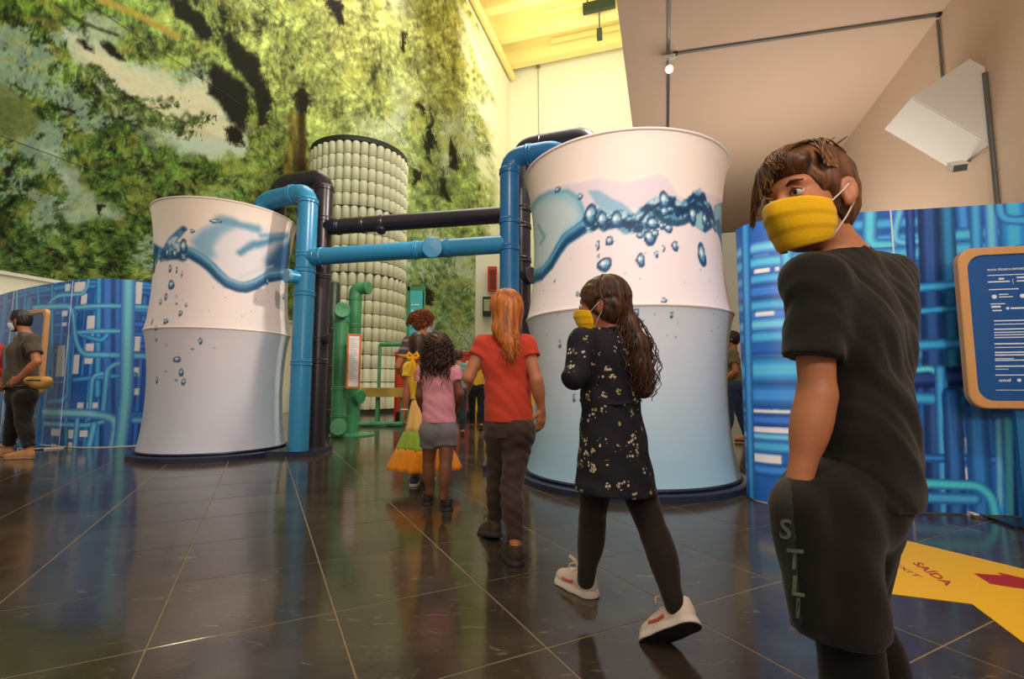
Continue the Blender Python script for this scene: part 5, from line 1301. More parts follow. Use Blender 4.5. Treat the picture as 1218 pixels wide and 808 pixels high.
def fall(p, n, ends, seed, amp=.004, freq=3.0, m=22, start=None, jitter=.012):
    """strand paths: crown -> over the skull -> down to end points; ends(t, rnd) gives the tip"""
    rd = np.random.default_rng(seed); out = []
    for i in range(n):
        t = rd.random() * 2 - 1; a = t * 1.75                                 # angle round the head, 0 = straight back
        az = np.array([-math.cos(a), math.sin(a)])
        pts = []
        for e in np.linspace(.25, 1.75, 9): pts.append(p.hp(-.016 + az[0] * .109 * math.sin(e), az[1] * .092 * math.sin(e), .032 + .098 * math.cos(e) if e < 1.57 else .032 - .07 * (e - 1.57)))
        tip = ends(t, rd); a0 = pts[-1]; d0 = unit(pts[-1] - pts[-2])
        for e in np.linspace(0, 1, m - 8)[1:]:
            b1 = a0 + d0 * .05; q_ = (1 - e) ** 2 * a0 + 2 * e * (1 - e) * (b1 * .6 + (a0 * .3 + tip * .7) * .4) + e * e * tip; pts.append(q_)
        P = np.array(pts); s_ = np.linspace(0, 1, len(P)); ph = rd.random(2) * 6.3
        w = (s_ ** 1.2)[:, None] * amp
        P = P + w * (np.sin(s_ * freq * 6.28 + ph[0])[:, None] * p.hR[1] + np.sin(s_ * freq * 6.28 + ph[0] + 1.6)[:, None] * p.hR[0])
        P += rd.normal(size=3) * .002; out.append(P)
    return out
def stand(X, Y, h, face, stride=.0, arms=.12, lean=0.0, elbow=.15):
    """upright skeleton: face in degrees (0 = +Y, 90 = -X)"""
    a = math.radians(face); f = V3(-math.sin(a), math.cos(a), 0); l = np.cross([0, 0, 1.0], f); o = V3(X, Y, 0)
    p = lambda F_, L_, Z_: o + (f * F_ + l * L_ + V3(0, 0, Z_)) * h
    J = dict(pel=p(0, 0, .535), wai=p(0, 0, .62), che=p(0.01, 0, .735), nek=p(0, 0, .845), hed=p(.012, 0, .932))
    for q, s_ in (('L', 1), ('R', -1)):
        w = stride * s_
        J['sh' + q] = p(0, s_ * .105, .80); J['el' + q] = p(-w * .35, s_ * (.125 + arms * .3), .635); J['wr' + q] = p(-w * .4 + elbow, s_ * (.12 + arms * .2), .52)
        J['hp' + q] = p(0, s_ * .052, .50); J['kn' + q] = p(w * .5 + .01, s_ * .055, .275); J['an' + q] = p(w, s_ * .055, .048 + max(0, -w) * .12); J['to' + q] = p(w + .12, s_ * .065, .02)
    return J, f

# ================================================================== THE BOY IN BLACK
k_ = lambda x, y, Y: at(x, y, Y)
J = dict(pel=k_(1014, 585, 1.07), wai=k_(1016, 490, 1.07), che=k_(1008, 390, 1.06), nek=k_(1006, 302, 1.05),
         shL=k_(966, 338, .98), elL=k_(972, 468, .97), wrL=k_(950, 575, .965), shR=k_(1056, 335, 1.17), elR=k_(1046, 450, 1.26), wrR=k_(1006, 530, 1.30),
         hpL=k_(988, 615, 1.03), knL=k_(1008, 760, 1.03), anL=k_(1012, 915, 1.05), toL=gnd(985, 935), hpR=k_(1026, 615, 1.12), knR=k_(1014, 735, 1.13), anR=k_(1072, 850, 1.10), toR=gnd(1060, 910))
boy = Person(J, (-.72, .70), 1.41, 'boy in black T-shirt and shorts wearing a yellow mask, beside the exit sticker', M['skin'], .0055)
hc = k_(961, 238, 1.02); boy.head(hc, (-.90, -.42, -.10), (.10, .10, 1), .98); boy.neck(); boy.trunk(); boy.arm('L', curl=.5, hdir=(.05, .25, -1)); boy.arm('R', hand=True); boy.leg('L'); boy.leg('R'); boy.finish(); boy.eyes()
M['black_tee'] = cloth('black_cotton', rgb(25, 21, 17), .1); M['black_short'] = cloth('black_shorts_cloth', rgb(21, 18, 15), .1); M['legging'] = cloth('black_leggings', rgb(19, 16, 14), .1)
B = SDF(.0055); J = boy.J; g = boy.g; boy.trunk(.018, B)
B.cap(J['wai'], k_(1020, 580, 1.07), .120 * g, .128 * g, .03, boy.f, .86)
B.ell(k_(1044, 395, 1.12), V3(.062, .09, .16), None, .05); B.ell(k_(1050, 540, 1.12), V3(.060, .07, .080), None, .05)
B.cap(J['shL'] + V3(.012, 0, .005), k_(967, 426, .965), .050, .056, .025, cut=True); B.cap(J['shR'], k_(1058, 420, 1.2), .048, .054, .025, cut=True)
B.wrinkle(.0035, (26, 20, 44), 4); B.wrinkle(.002, (60, 70, 90), 9); B.plane(k_(1020, 596, 1.06), (-.06, 0, -1)); c = J['nek'] + V3(-.01, .0, .030); B.ell(c, V3(.062, .062, .034), None, 0, 's')
sh_ = B.build('tshirt', M['black_tee'], boy.root)
ring = []
for a in np.linspace(0, 2 * math.pi, 25): ring.append(J['nek'] + V3(.050 * math.cos(a) - .014, .052 * math.sin(a), -.006 + .006 * math.cos(a)))
MB().tube(ring, .006, 6, False).build('collar', M['black_tee'], sh_, True)
def shorts_(infl):
    B = SDF(.0055)
    B.cap(k_(1012, 590, 1.06), k_(1016, 560, 1.06), .118 * g + infl, .112 * g + infl, .03, boy.f, .85)
    B.cap(k_(982, 600, 1.0), k_(998, 752, 1.0), .088 + infl, .084 + infl, .03, cut=True); B.cap(k_(1030, 610, 1.12), k_(1006, 748, 1.08), .078 + infl, .046 + infl, .03, cut=True)
    B.cap(k_(949, 600, .955), k_(964, 735, .96), .050 + infl, .032 + infl, .03)
    return B.wrinkle(.003, (30, 26, 34), 6).plane(k_(1000, 752, 1.0), (-.05, 0, -1))
sh2 = shorts_(0).build('shorts', M['black_short'], boy.root)
# charcoal side stripe with grey lettering
sp_m = cloth('charcoal_side_panel', rgb(46, 46, 43), .1); lt_m = cloth('grey_lettering', rgb(112, 112, 102), .08)
nrm_ = unit(np.cross(ray(943, 585), ray(955, 750))); nrm_ = nrm_ if nrm_[0] > 0 else -nrm_
pn_ = shorts_(.0025).plane(CAM, nrm_).build('side_panel', sp_m, sh2)
for ch, (x0, y0) in zip('STLI', ((926, 640), (934, 676), (940, 708), (944, 735))):
    o_ = k_(x0, y0, .90); lo_ = place_text(ch, .050, o_, (1, .0, -.12), (.08, 0, 1), lt_m, sh2, 'lettering', True); drape(lo_, pn_, ray(x0 + 8, y0 - 10))
boy.cover_legs(M['legging'], .008)
M['shoe_blk'] = mat('black_shoe', rgb(28, 26, 25), .5, .1); M['sole_dk'] = mat('dark_rubber', rgb(40, 36, 32), .6, .1); M['lace_dk'] = mat('dark_lace', rgb(60, 54, 46), .8)
for q, up in (('L', (0, 0, 1)), ('R', (0, 0, 1))):
    an = J['an' + q]; f = unit((J['to' + q] - an) * [1, 1, 0]); shoe(boy.root, 'sneaker', V3(an[0], an[1], .0) - f * .04, f, up, M['shoe_blk'], M['sole_dk'], 1.0, M['lace_dk'])
mask(boy, M['mask_y'])
# hair: clipped sides, long fringe swept over the forehead
B = scalp(boy, thick=.004, seed=2, vox=.004); q = boy.hp
B.ell(q(.010, .0, .074), V3(.076, .066, .034) * boy.hk, boy.hR, .02); B.ell(q(.074, .006, .064), V3(.022, .050, .024) * boy.hk, boy.hR, .02)
rd = np.random.default_rng(4); paths = []
for i in range(420):
    a = rd.uniform(-1, 1); st_ = q(-.060 + rd.uniform(-.03, .03), a * .055 - .01, .118 - abs(a) * .02)
    ex = rd.uniform(0, 1) ** .8; e = q(.106 - .030 * ex ** 2 + rd.normal() * .003, .034 * (1 - ex) - .090 * ex, .062 - .100 * ex ** 1.5 + rd.normal() * .006)
    if rd.random() < .25: e = q(.062 - .05 * rd.random(), .080, .056 - .02 * rd.random())
    mdp = q(.030 + rd.normal() * .008, a * .058 + .01 * ex, .146 - abs(a) * .02 + rd.normal() * .004)
    mdp2 = q(.104, -.045 * ex + .02 * a, .098 + rd.normal() * .005)
    if e @ boy.hR[1] > q(0, .05, 0) @ boy.hR[1]: mdp2 = q(.040, .07, .10)
    P = [(1 - u) ** 3 * st_ + 3 * u * (1 - u) ** 2 * mdp + 3 * u * u * (1 - u) * mdp2 + u ** 3 * e for u in np.linspace(0, 1, 14)]; paths.append(P)
for i in range(16):
    a = rd.uniform(-1, 1); b0 = q(-.06 + rd.normal() * .02, a * .04, .118); tip = b0 + (boy.hR[2] * rd.uniform(.002, .012) - boy.hR[0] * rd.uniform(.0, .035) + boy.hR[1] * rd.normal() * .010)
    paths.append([b0 * (1 - u) + tip * u for u in np.linspace(0, 1, 14)])
B.build('hair', M['hair_boy'], boy.root, strands(paths[110:], .0026, .0009))
link('hair_streaks', mesh_np('hair_streaks', *strands(paths[:110], .0022, .0009)), M['hair_gold'], boy.root, True)
for e in (-1, 1):
    MB().tube([q(.088, e * .015, .019), q(.092, e * .030, .024), q(.084, e * .050, .019)], [.003, .0042, .002], 6).build('eyebrow', M['hair_boy'], boy.root, True)
    MB().tube([q(.087, e * .019, .003), q(.0915, e * .031, .0095), q(.083, e * .0445, .002)], [.002, .003, .002], 6).build('eyelid', M['skin_tan'], boy.root, True)

# ================================================================== GIRL IN THE FLOWERED DRESS
J = dict(pel=k_(730, 530, 1.92), wai=k_(726, 475, 1.93), che=k_(724, 428, 1.93), nek=k_(730, 396, 1.93), shL=k_(694, 408, 1.85), elL=k_(684, 448, 1.80), wrL=k_(704, 442, 1.98), shR=k_(757, 412, 2.02), elR=k_(764, 458, 2.05), wrR=k_(722, 446, 2.12),
         hpL=k_(712, 552, 1.88), knL=k_(704, 618, 1.98), anL=k_(697, 690, 1.98), hpR=k_(750, 556, 1.94), knR=k_(779, 638, 1.86), anR=k_(803, 720, 1.72))
gl_ = Person(J, (-.60, .80), 1.32, 'girl in a dark flowered dress and white sneakers walking past the big tank', M['skin_tan'], .0055)
gl_.head(k_(716, 364, 1.93), (-.90, .43, -.02), (0, 0, 1), .95); gl_.neck(); gl_.trunk(); gl_.arm('L', curl=.9); gl_.arm('R', curl=.9); gl_.leg('L'); gl_.leg('R'); gl_.finish(); gl_.eyes()
def floral():
    m, nt, b = new_mat('dark_floral_cotton'); L = nt.links.new
    tc = nd(nt, 'ShaderNodeTexCoord'); vo = nd(nt, 'ShaderNodeTexVoronoi', Scale=25.0); L(tc.outputs['Object'], vo.inputs['Vector']); v2 = nd(nt, 'ShaderNodeTexVoronoi', Scale=80.0); L(tc.outputs['Object'], v2.inputs['Vector'])
    a = nd(nt, 'ShaderNodeMath', operation='LESS_THAN'); a.inputs[1].default_value = .41; L(vo.outputs['Distance'], a.inputs[0])
    c = nd(nt, 'ShaderNodeMath', operation='LESS_THAN'); c.inputs[1].default_value = .42; L(v2.outputs['Distance'], c.inputs[0])
    sp2 = nd(nt, 'ShaderNodeSeparateColor'); L(vo.outputs['Color'], sp2.inputs[0]); r_ = nd(nt, 'ShaderNodeMath', operation='GREATER_THAN'); r_.inputs[1].default_value = .25; L(sp2.outputs[0], r_.inputs[0])
    x = nd(nt, 'ShaderNodeMath', operation='MULTIPLY'); L(a.outputs[0], x.inputs[0]); L(c.outputs[0], x.inputs[1]); x2 = nd(nt, 'ShaderNodeMath', operation='MULTIPLY'); L(x.outputs[0], x2.inputs[0]); L(r_.outputs[0], x2.inputs[1])
    fc_ = nd(nt, 'ShaderNodeMix', data_type='RGBA'); fc_.inputs[6].default_value = rgb(214, 196, 172); fc_.inputs[7].default_value = rgb(150, 146, 96); L(sp2.outputs[1], fc_.inputs['Factor'])
    mx = nd(nt, 'ShaderNodeMix', data_type='RGBA'); mx.inputs[6].default_value = rgb(32, 30, 38); L(x2.outputs[0], mx.inputs['Factor']); L(fc_.outputs[2], mx.inputs[7]); L(mx.outputs[2], b.inputs['Base Color'])
    b.inputs['Roughness'].default_value = .8; b.inputs['Specular IOR Level'].default_value = .25; return m
M['floral'] = floral()
J = gl_.J; g = gl_.g; B = SDF(.006); gl_.trunk(.013, B)
hemc = k_(733, 584, 1.92)
B.cap(J['wai'], hemc - V3(0, 0, .05), .112, .180, .04, gl_.f, .86); B.cap(J['che'], J['wai'], .122, .115, .03, gl_.f, .8)
B.cap(J['shL'], J['elL'], .050, .046, .025); B.cap(J['elL'], J['wrL'], .044, .034, .02); B.cap(J['shR'], J['elR'], .052, .05, .025); B.cap(J['elR'], J['wrR'], .048, .036, .02)
B.wrinkle(.004, (44, 40, 14), 3); B.plane(hemc, (-.06, 0, -1)); B.ell(J['nek'] + V3(0, 0, .035), V3(.058, .058, .03), None, 0, 's')
dr = B.build('dress', M['floral'], gl_.root)
ring = [J['nek'] + V3(.050 * math.cos(a) - .004, .050 * math.sin(a), .010) for a in np.linspace(0, 2 * math.pi, 25)]
MB().tube(ring, .010, 6, False).build('collar', M['floral'], dr, True)
bt = [J['wai'] + (gl_.f * .100 * math.sin(a) * 1.02 + gl_.l * .122 * math.cos(a)) + V3(0, 0, -.01 + .006 * math.sin(2 * a)) for a in np.linspace(0, 2 * math.pi, 33)]
MB().tube(bt, .010, 6, False).build('waist_tie', M['floral'], dr, True)
gl_.cover_legs(cloth('dark_brown_leggings', rgb(36, 27, 22), .12), .006)
M['shoe_wht'] = mat('white_shoe', rgb(222, 206, 192), .55, .05); M['sole_wht'] = mat('white_rubber', rgb(232, 218, 208), .5, .04); M['lace_crm'] = mat('cream_lace', rgb(226, 206, 170), .8); M['pinkred'] = mat('coral_accent', rgb(200, 92, 76), .5)
hL_ = gnd(710, 713); tL_ = gnd(668, 692); shoe(gl_.root, 'chunky', V3(hL_[0] - .012, hL_[1] + .015, 0), (tL_ - hL_), (0, 0, 1), M['shoe_wht'], M['sole_wht'], 1.0, M['lace_crm'], M['pinkred'])
toe = gnd(782, 766); toe = V3(toe[0], toe[1], .0); heel = k_(826, 744, 1.66); fdir = unit(toe - heel + V3(0, .0, .012)); shoe(gl_.root, 'chunky', heel, fdir, unit(V3(.35, .45, 1)), M['shoe_wht'], M['sole_wht'], 1.0, M['lace_crm'], M['pinkred'])
lp = MB().tube([k_(689, 684, 2.04), k_(688, 674, 2.05), k_(684, 667, 2.06), k_(677, 661, 2.07)], [.006, .007, .008, .007], 6).build('loose_lace', M['lace_crm'], gl_.root, True)
mask(gl_, M['mask_y'])
B = scalp(gl_, thick=.012, seed=5); q = gl_.hp
pony = [q(-.085, -.02, .0), k_(748, 384, 1.90), k_(757, 410, 1.88), k_(763, 438, 1.87), k_(764, 464, 1.87)]
B.chain(pony, [.030, .036, .042, .040, .026], .02); rd = np.random.default_rng(8); paths = fall(gl_, 140, lambda t, r: q(-.09, -.015, .0) + r.normal(size=3) * .006, 5, .002, 2)
for i in range(190):
    off = rd.normal(size=(1, 3)) * V3(.017, .015, .008); m_ = 22; u = np.linspace(0, 1, m_); base_ = np.stack([np.interp(u, np.linspace(0, 1, 5), [pp[c] for pp in pony]) for c in range(3)], 1)
    spread = (.4 + 1.5 * np.sin(u * math.pi * .78))[:, None]; ph = rd.random() * 6.3; fr = rd.uniform(4, 6)
    paths.append(base_ + off * spread + np.stack([np.sin(u * fr * 6.28 + ph), np.cos(u * fr * 6.28 + ph), np.zeros(m_)], 1) * .010 * (u ** .5)[:, None] + V3(0, 0, -1) * (u ** 2 * rd.uniform(-.02, .03))[:, None])
B.build('hair', M['hair_brown'], gl_.root, strands(paths, .0026, .0014))
MB().lathe([(.024, -.012), (.032, -.008), (.032, .008), (.024, .012)], 14, pony[0] * .4 + pony[1] * .6, None).build('hair_tie', M['hair_black'], gl_.root, True)

# ================================================================== GIRL IN THE RED SHIRT
J = dict(pel=k_(606, 505, 2.68), wai=k_(604, 470, 2.68), che=k_(602, 432, 2.68), nek=k_(600, 398, 2.68), shL=k_(575, 411, 2.69), elL=k_(557, 449, 2.66), wrL=k_(566, 433, 2.86), shR=k_(626, 411, 2.67), elR=k_(638, 452, 2.62), wrR=k_(644, 487, 2.66),
         hpL=k_(594, 514, 2.70), knL=k_(592, 572, 2.80), anL=k_(588, 620, 2.88), hpR=k_(618, 514, 2.66), knR=k_(608, 580, 2.62), anR=k_(613, 648, 2.50))
rg2 = Person(J, (-.10, .99), 1.42, 'girl with long copper hair in a red T-shirt and brown jeans', M['skin'], .006)
rg2.head(k_(601, 372, 2.69), (-.35, .93, -.05), (0, 0, 1), .98); rg2.neck(); rg2.trunk(hipw=.95); rg2.arm('L', curl=.6); rg2.arm('R', curl=.55, hdir=(-.05, .05, -1), palm=V3(-.5, .6, 0), thumb=V3(-.7, .7, -.2)); rg2.leg('L'); rg2.leg('R'); rg2.finish()
rg2.tshirt(cloth('red_cotton', rgb(196, 66, 44), .08), .011, hem=.015, sleeve=.36, loose=.0, seed=11, wr=(.0035, (50, 24, 46)))
jn = cloth('brown_denim', rgb(66, 50, 42), .12); tr_ = rg2.trousers(jn, .007, .03, 1.93, seed=12, wr=(.0042, (20, 20, 95)))
for e in (-1, 1):
    c = rg2.J['pel'] - rg2.f * .098 + rg2.l * e * .052 - V3(0, 0, .03); MB().box(c, (.06, .008, .065), [rg2.l, rg2.f, [0, 0, 1]]).build('back_pocket', jn, tr_)
M['shoe_brn'] = mat('dark_brown_shoe', rgb(62, 48, 36), .6, .15)
h_ = gnd(622, 668); t_ = gnd(601, 648); shoe(rg2.root, 'chunky', V3(rg2.J['anR'][0] + .008, rg2.J['anR'][1] - .042, 0), V3(-.25, .97, 0), (0, 0, 1), M['shoe_brn'], M['sole_dk'], 1.0, M['lace_dk'])
heel = rg2.J['anL'] + V3(.018, -.046, -.075); shoe(rg2.root, 'chunky', heel, V3(-.42, .80, -.18), (.0, .25, 1), M['shoe_brn'], M['sole_dk'], .98, M['lace_dk'])
B = scalp(rg2, thick=.014, seed=7); q = rg2.hp; tail = [q(-.085, 0, .0), k_(602, 390, 2.61), k_(607, 408, 2.575), k_(606, 424, 2.57)]
B.chain(tail, [.070, .072, .045, .022], .03, rg2.f, .6)
hp0 = tail[-1]
paths = fall(rg2, 420, lambda t, r: hp0 + V3(t * .045 + .006 + r.normal() * .012, -.005 + r.normal() * .010, r.uniform(-.05, .07) + abs(t) * .06), 9, .003, 1.5)
B.build('hair', M['hair_red'], rg2.root, strands(paths, .0034, .0018))

# ================================================================== GIRL IN THE PINK SHIRT
J = dict(pel=k_(522, 506, 3.52), wai=k_(522, 478, 3.52), che=k_(521, 456, 3.52), nek=k_(521, 434, 3.52), shL=k_(503, 443, 3.53), elL=k_(499, 470, 3.54), wrL=k_(504, 490, 3.66), shR=k_(540, 443, 3.51), elR=k_(547, 468, 3.50), wrR=k_(543, 488, 3.62),
         hpL=k_(512, 514, 3.53), knL=k_(510, 553, 3.58), anL=k_(511, 586, 3.60), hpR=k_(532, 514, 3.51), knR=k_(530, 556, 3.46), anR=k_(527, 592, 3.44))
pk = Person(J, (.05, 1), 1.26, 'small girl with dark curls in a pink shirt and grey shorts', M['skin_dark'], .007)
pk.head(k_(521, 416, 3.53), (-.1, 1, -.1), (0, 0, 1), .95); pk.neck(); pk.trunk(); pk.arm('L', curl=.7); pk.arm('R', curl=.7); pk.leg('L'); pk.leg('R'); pk.finish()
pk.tshirt(mat('pink_tie_dye', rgb(214, 146, 160), .85, .28, 14, .2, 150, spec=.25), .012, hem=.02, sleeve=.42, loose=.006, seed=21)
pk.trousers(cloth('grey_denim', rgb(116, 112, 116), .1), .011, .03, .42, 'shorts', .012, seed=22)
for (x, y), f, kd in (((506, 601), (-.25, 1, 0), 0), ((529, 608), (-.18, 1, 0), 0)):
    h_ = gnd(x + 4, y + 2); shoe(pk.root, 'chunky', V3(h_[0] - .01, h_[1] + .03, 0), f, (0, 0, 1), M['shoe_blk'], M['sole_dk'], .95, M['lace_dk'])
def curls(p, n, seed, rad, length, r=.0045, turns=5, crown=.1, low=-.12, back=1.9, vol=.03):
    rd = np.random.default_rng(seed); out = []
    for i in range(n):
        a = rd.uniform(-back, back); e = rd.uniform(.1, 1.5); az = V3(-math.cos(a), math.sin(a), 0)
        st_ = p.hp(-.016 + az[0] * .10 * math.sin(e), az[1] * .085 * math.sin(e), .034 + .09 * math.cos(e)); o_ = unit(st_ - p.hp(-.016, 0, .0))
        L_ = length * rd.uniform(.6, 1.1); u = np.linspace(0, 1, 26)[:, None]
        ax_ = st_ + o_ * vol * np.sin(np.minimum(u * 1.6, 1) * 1.57) + V3(0, 0, -1) * L_ * u ** 1.4 + o_ * [1, 1, 0] * vol * .8 * u
        ph = rd.random() * 6.3; w = rad * rd.uniform(.6, 1.2); s_ = u * turns * rd.uniform(.8, 1.2) * 6.28 + ph
        out.append(ax_ + w * np.minimum(u * 4, 1) * (np.cos(s_) * p.hR[1] + np.sin(s_) * p.hR[0]))
    return strands(out, r, r * .55)
B = scalp(pk, thick=.02, seed=3); B.ell(pk.hp(-.07, 0, -.075), V3(.05, .092, .095), pk.hR, .03); B.wrinkle(.006, (120, 120, 120), 2)
B.build('hair', M['hair_dkbrown'], pk.root, curls(pk, 300, 3, .012, .31, .0048, 6, vol=.032))

# ================================================================== GIRL IN THE YELLOW DRESS
J = dict(pel=k_(505, 498, 4.35), wai=k_(504, 474, 4.35), che=k_(502, 452, 4.35), nek=k_(500, 430, 4.35), shL=k_(487, 438, 4.36), elL=k_(484, 466, 4.33), wrL=k_(481, 490, 4.33), shR=k_(516, 438, 4.34), elR=k_(528, 466, 4.36), wrR=k_(530, 486, 4.46),
         hpL=k_(496, 510, 4.36), knL=k_(494, 543, 4.36), anL=k_(493, 568, 4.36), hpR=k_(512, 510, 4.34), knR=k_(513, 545, 4.4), anR=k_(513, 566, 4.55))
yg = Person(J, (-.05, 1), 1.33, 'girl in a yellow dress with green and orange ruffles, beside the girl in pink', M['skin_tan'], .008)
yg.head(k_(497, 411, 4.36), (-.3, 1, 0), (0, 0, 1), .95); yg.neck(); yg.trunk(); yg.arm('L', curl=.6); yg.arm('R', curl=.6); yg.leg('L'); yg.leg('R'); yg.finish()
yc = cloth('yellow_cotton', rgb(240, 200, 60), .08); B = SDF(.008); yg.trunk(.012, B); J = yg.J
for q_ in 'LR': B.cap(J['sh' + q_], J['sh' + q_] * .62 + J['el' + q_] * .38, .052, .062, .02, cut=True)
B.plane(J['wai'] - V3(0, 0, .01), (0, 0, -1)); B.ell(J['nek'] + V3(0, 0, .03), V3(.06, .06, .03), None, 0, 's'); bod = B.build('dress_bodice', yc, yg.root)
ctr = [k_(505, y, 4.35)[2] for y in (484, 514, 534, 557)]; xc = k_(505, 500, 4.35)[0]
for nm, z0, z1, r0, r1, mt, fr, am in (('skirt_tier', ctr[0] + .06, ctr[1], .115, .17, cloth('peach_cotton', rgb(244, 196, 116), .08), 9, .008), ('skirt_tier', ctr[1] + .01, ctr[2], .175, .235, cloth('lime_cotton', rgb(150, 180, 60), .12), 14, .014), ('skirt_tier', ctr[2] + .01, ctr[3], .24, .315, cloth('orange_cotton', rgb(226, 142, 30), .1), 17, .020)):
    n = 144; mb = MB(); vs = []
    for lv in range(6):
        u = lv / 5
        for i in range(n):
            a = 2 * math.pi * i / n; r = r0 + (r1 - r0) * u ** .9 + am * u * math.sin(fr * a + .6 * math.sin(3 * a)); vs.append((xc + r * math.cos(a), 4.36 + r * .8 * math.sin(a), z0 + (z1 - z0) * u + .006 * math.sin(5 * a)))
    mb.add(vs, [(l_ * n + i, l_ * n + (i + 1) % n, (l_ + 1) * n + (i + 1) % n, (l_ + 1) * n + i) for l_ in range(5) for i in range(n)]); o = mb.build(nm, mt, yg.root, True); sd_ = o.modifiers.new('t', 'SOLIDIFY'); sd_.thickness = .004
for q_ in (('L', 493, 577), ('R', 513, 573)):
    h_ = gnd(q_[1] + 1, q_[2] + 3); shoe(yg.root, 'sneaker', V3(J['an' + q_[0]][0], J['an' + q_[0]][1] - .04, 0), (-.1, 1, 0), (0, 0, 1), mat('blue_shoe', rgb(44, 62, 96), .5), M['sole_wht'], .95)
rg_b = [J['wrL'] + (yg.l * .028 * math.cos(a) + yg.f * .028 * math.sin(a)) + V3(0, 0, .02) for a in np.linspace(0, 2 * math.pi, 17)]
MB().tube(rg_b, .006, 6, False).build('bracelet', M['paper'], yg.root, True)
B = scalp(yg, thick=.012, seed=2); B.cap(yg.hp(-.08, .01, .02), yg.hp(-.11, .01, -.09), .03, .02, .02); B.build('hair', M['hair_dkbrown'], yg.root)
rb = cloth('yellow_ribbon', rgb(240, 178, 30), .08); bx0 = k_(491, 424, 4.22)
mb = MB()
for e in (-1, 1):
    mb.tube([bx0, bx0 + V3(e * .035, 0, .03), bx0 + V3(e * .05, 0, .0), bx0 + V3(e * .03, 0, -.02), bx0], [.006, .016, .018, .014, .006], 8); mb.tube([bx0, bx0 + V3(e * .015, -.01, -.07), bx0 + V3(e * .03, -.01, -.16)], [.006, .013, .010], 6)
mb.build('hair_bow', rb, yg.root, True)
for e in (-1, 1): MB().tube([J['che'] - yg.f * .088 + yg.l * e * .05 + V3(0, 0, .09), J['che'] - yg.f * .094 + yg.l * e * .045, J['wai'] - yg.f * .086 + yg.l * e * .03], .013, 6).build('apron_strap', rb, bod, True)

# ================================================================== WOMAN WITH CURLY HAIR, STRIPED SHIRT
def simple(X, Y, h, face, label, skin, shirt, pants, hair_m, vox=.011, long=False, stride=.08, hface=None, shoe_m=None, hairstyle='short', group=None, msk=None, arms=.12, elbow=.15, kind='sneaker'):
    J, f = stand(X, Y, h, face, stride, arms, 0, elbow); p = Person(J, f, h, label, skin, vox, group)
    hf = f if hface is None else V3(-math.sin(math.radians(hface)), math.cos(math.radians(hface)), -.05)
    p.head(J['hed'], hf, (0, 0, 1), h / 1.7 * 1.06 if h > 1.5 else .97); p.neck(); p.trunk(); p.arm('L'); p.arm('R'); p.leg('L'); p.leg('R'); p.finish(); p.eyes()
    p.tshirt(shirt, .014, hem=.0, sleeve=.62, long=long, seed=int(Y * 10)); p.trousers(pants, .012, .03, 1.92, seed=3)
    for q_ in 'LR': an = J['an' + q_]; shoe(p.root, kind, V3(an[0], an[1], max(0, an[2] - .048 * h - .0)) - f * .045, f, (0, 0, 1), shoe_m or M['shoe_blk'], M['sole_dk'], 1.0 if h > 1.5 else .85)
    if hairstyle == 'short': scalp(p, thick=.012, seed=1, vox=min(vox, .008)).build('hair', hair_m, p.root)
    elif hairstyle == 'curly':
        B = scalp(p, thick=.03, seed=4, vox=.008); B.wrinkle(.008, (90, 90, 90), 5); B.build('hair', hair_m, p.root, curls(p, 260, 6, .014, .13, .006, 4, vol=.05))
    else:
        B = scalp(p, thick=.015, seed=4, vox=.008); B.chain([p.hp(-.07, 0, -.02), p.hp(-.09, 0, -.16), p.hp(-.08, 0, -.26)], [.07, .06, .03], .03, p.f, .6); B.build('hair', hair_m, p.root)
    if msk: mask(p, msk, loops=True)
    return p
def stripes():
    m, nt, b = new_mat('striped_knit'); L = nt.links.new; tc = nd(nt, 'ShaderNodeNewGeometry'); sp2 = nd(nt, 'ShaderNodeSeparateXYZ'); L(tc.outputs['Position'], sp2.inputs[0])
    mr = nd(nt, 'ShaderNodeMapRange'); mr.inputs['From Min'].default_value = 1.0; mr.inputs['From Max'].default_value = 1.52; L(sp2.outputs[2], mr.inputs['Value']); r = nd(nt, 'ShaderNodeValToRGB'); r.color_ramp.interpolation = 'CONSTANT'; L(mr.outputs[0], r.inputs[0])
    e = r.color_ramp.elements; e[0].color = rgb(70, 64, 74); e[1].position = .30; e[1].color = rgb(206, 146, 60)
    for p_, c in ((.0, (70, 64, 74)), (.20, (96, 88, 92)), (.26, (66, 60, 70)), (.44, (70, 64, 74)), (.54, (132, 116, 104)), (.6, (80, 72, 78)), (.72, (140, 120, 100)), (.78, (84, 74, 76))): q_ = e.new(p_); q_.color = rgb(*c)
    L(r.outputs[0], b.inputs['Base Color']); b.inputs['Roughness'].default_value = .9; return m
simple(k_(503, 400, 5.6)[0], 5.6, 1.72, -12, 'woman with curly auburn hair and a white mask in a striped shirt', M['skin'], stripes(), cloth('dark_trousers', rgb(40, 38, 44)), M['hair_auburn'], .010, hface=-58, hairstyle='curly', msk=M['mask_w'])
simple(k_(545, 440, 8.6)[0], 8.6, 1.50, 8, 'child in a teal grey shirt standing before the red counter', M['skin'], cloth('teal_grey_cotton', rgb(112, 142, 140)), cloth('dark_jeans', rgb(34, 38, 52)), M['hair_brown'], .012)
simple(k_(553, 440, 14.2)[0], 14.2, 2.0 * .86, 20, 'dark haired visitor in a black shirt beyond the red counter', M['skin'], cloth('black_shirt', rgb(30, 28, 30)), cloth('black_pants', rgb(26, 26, 30)), M['hair_black'], .014)
simple(k_(567, 440, 9.8)[0], 9.8, 1.62, 5, 'visitor in a mustard shirt and black trousers beyond the girl in red', M['skin'], cloth('mustard_shirt', rgb(200, 150, 40)), cloth('black_trousers', rgb(24, 24, 28)), M['hair_black'], .012)
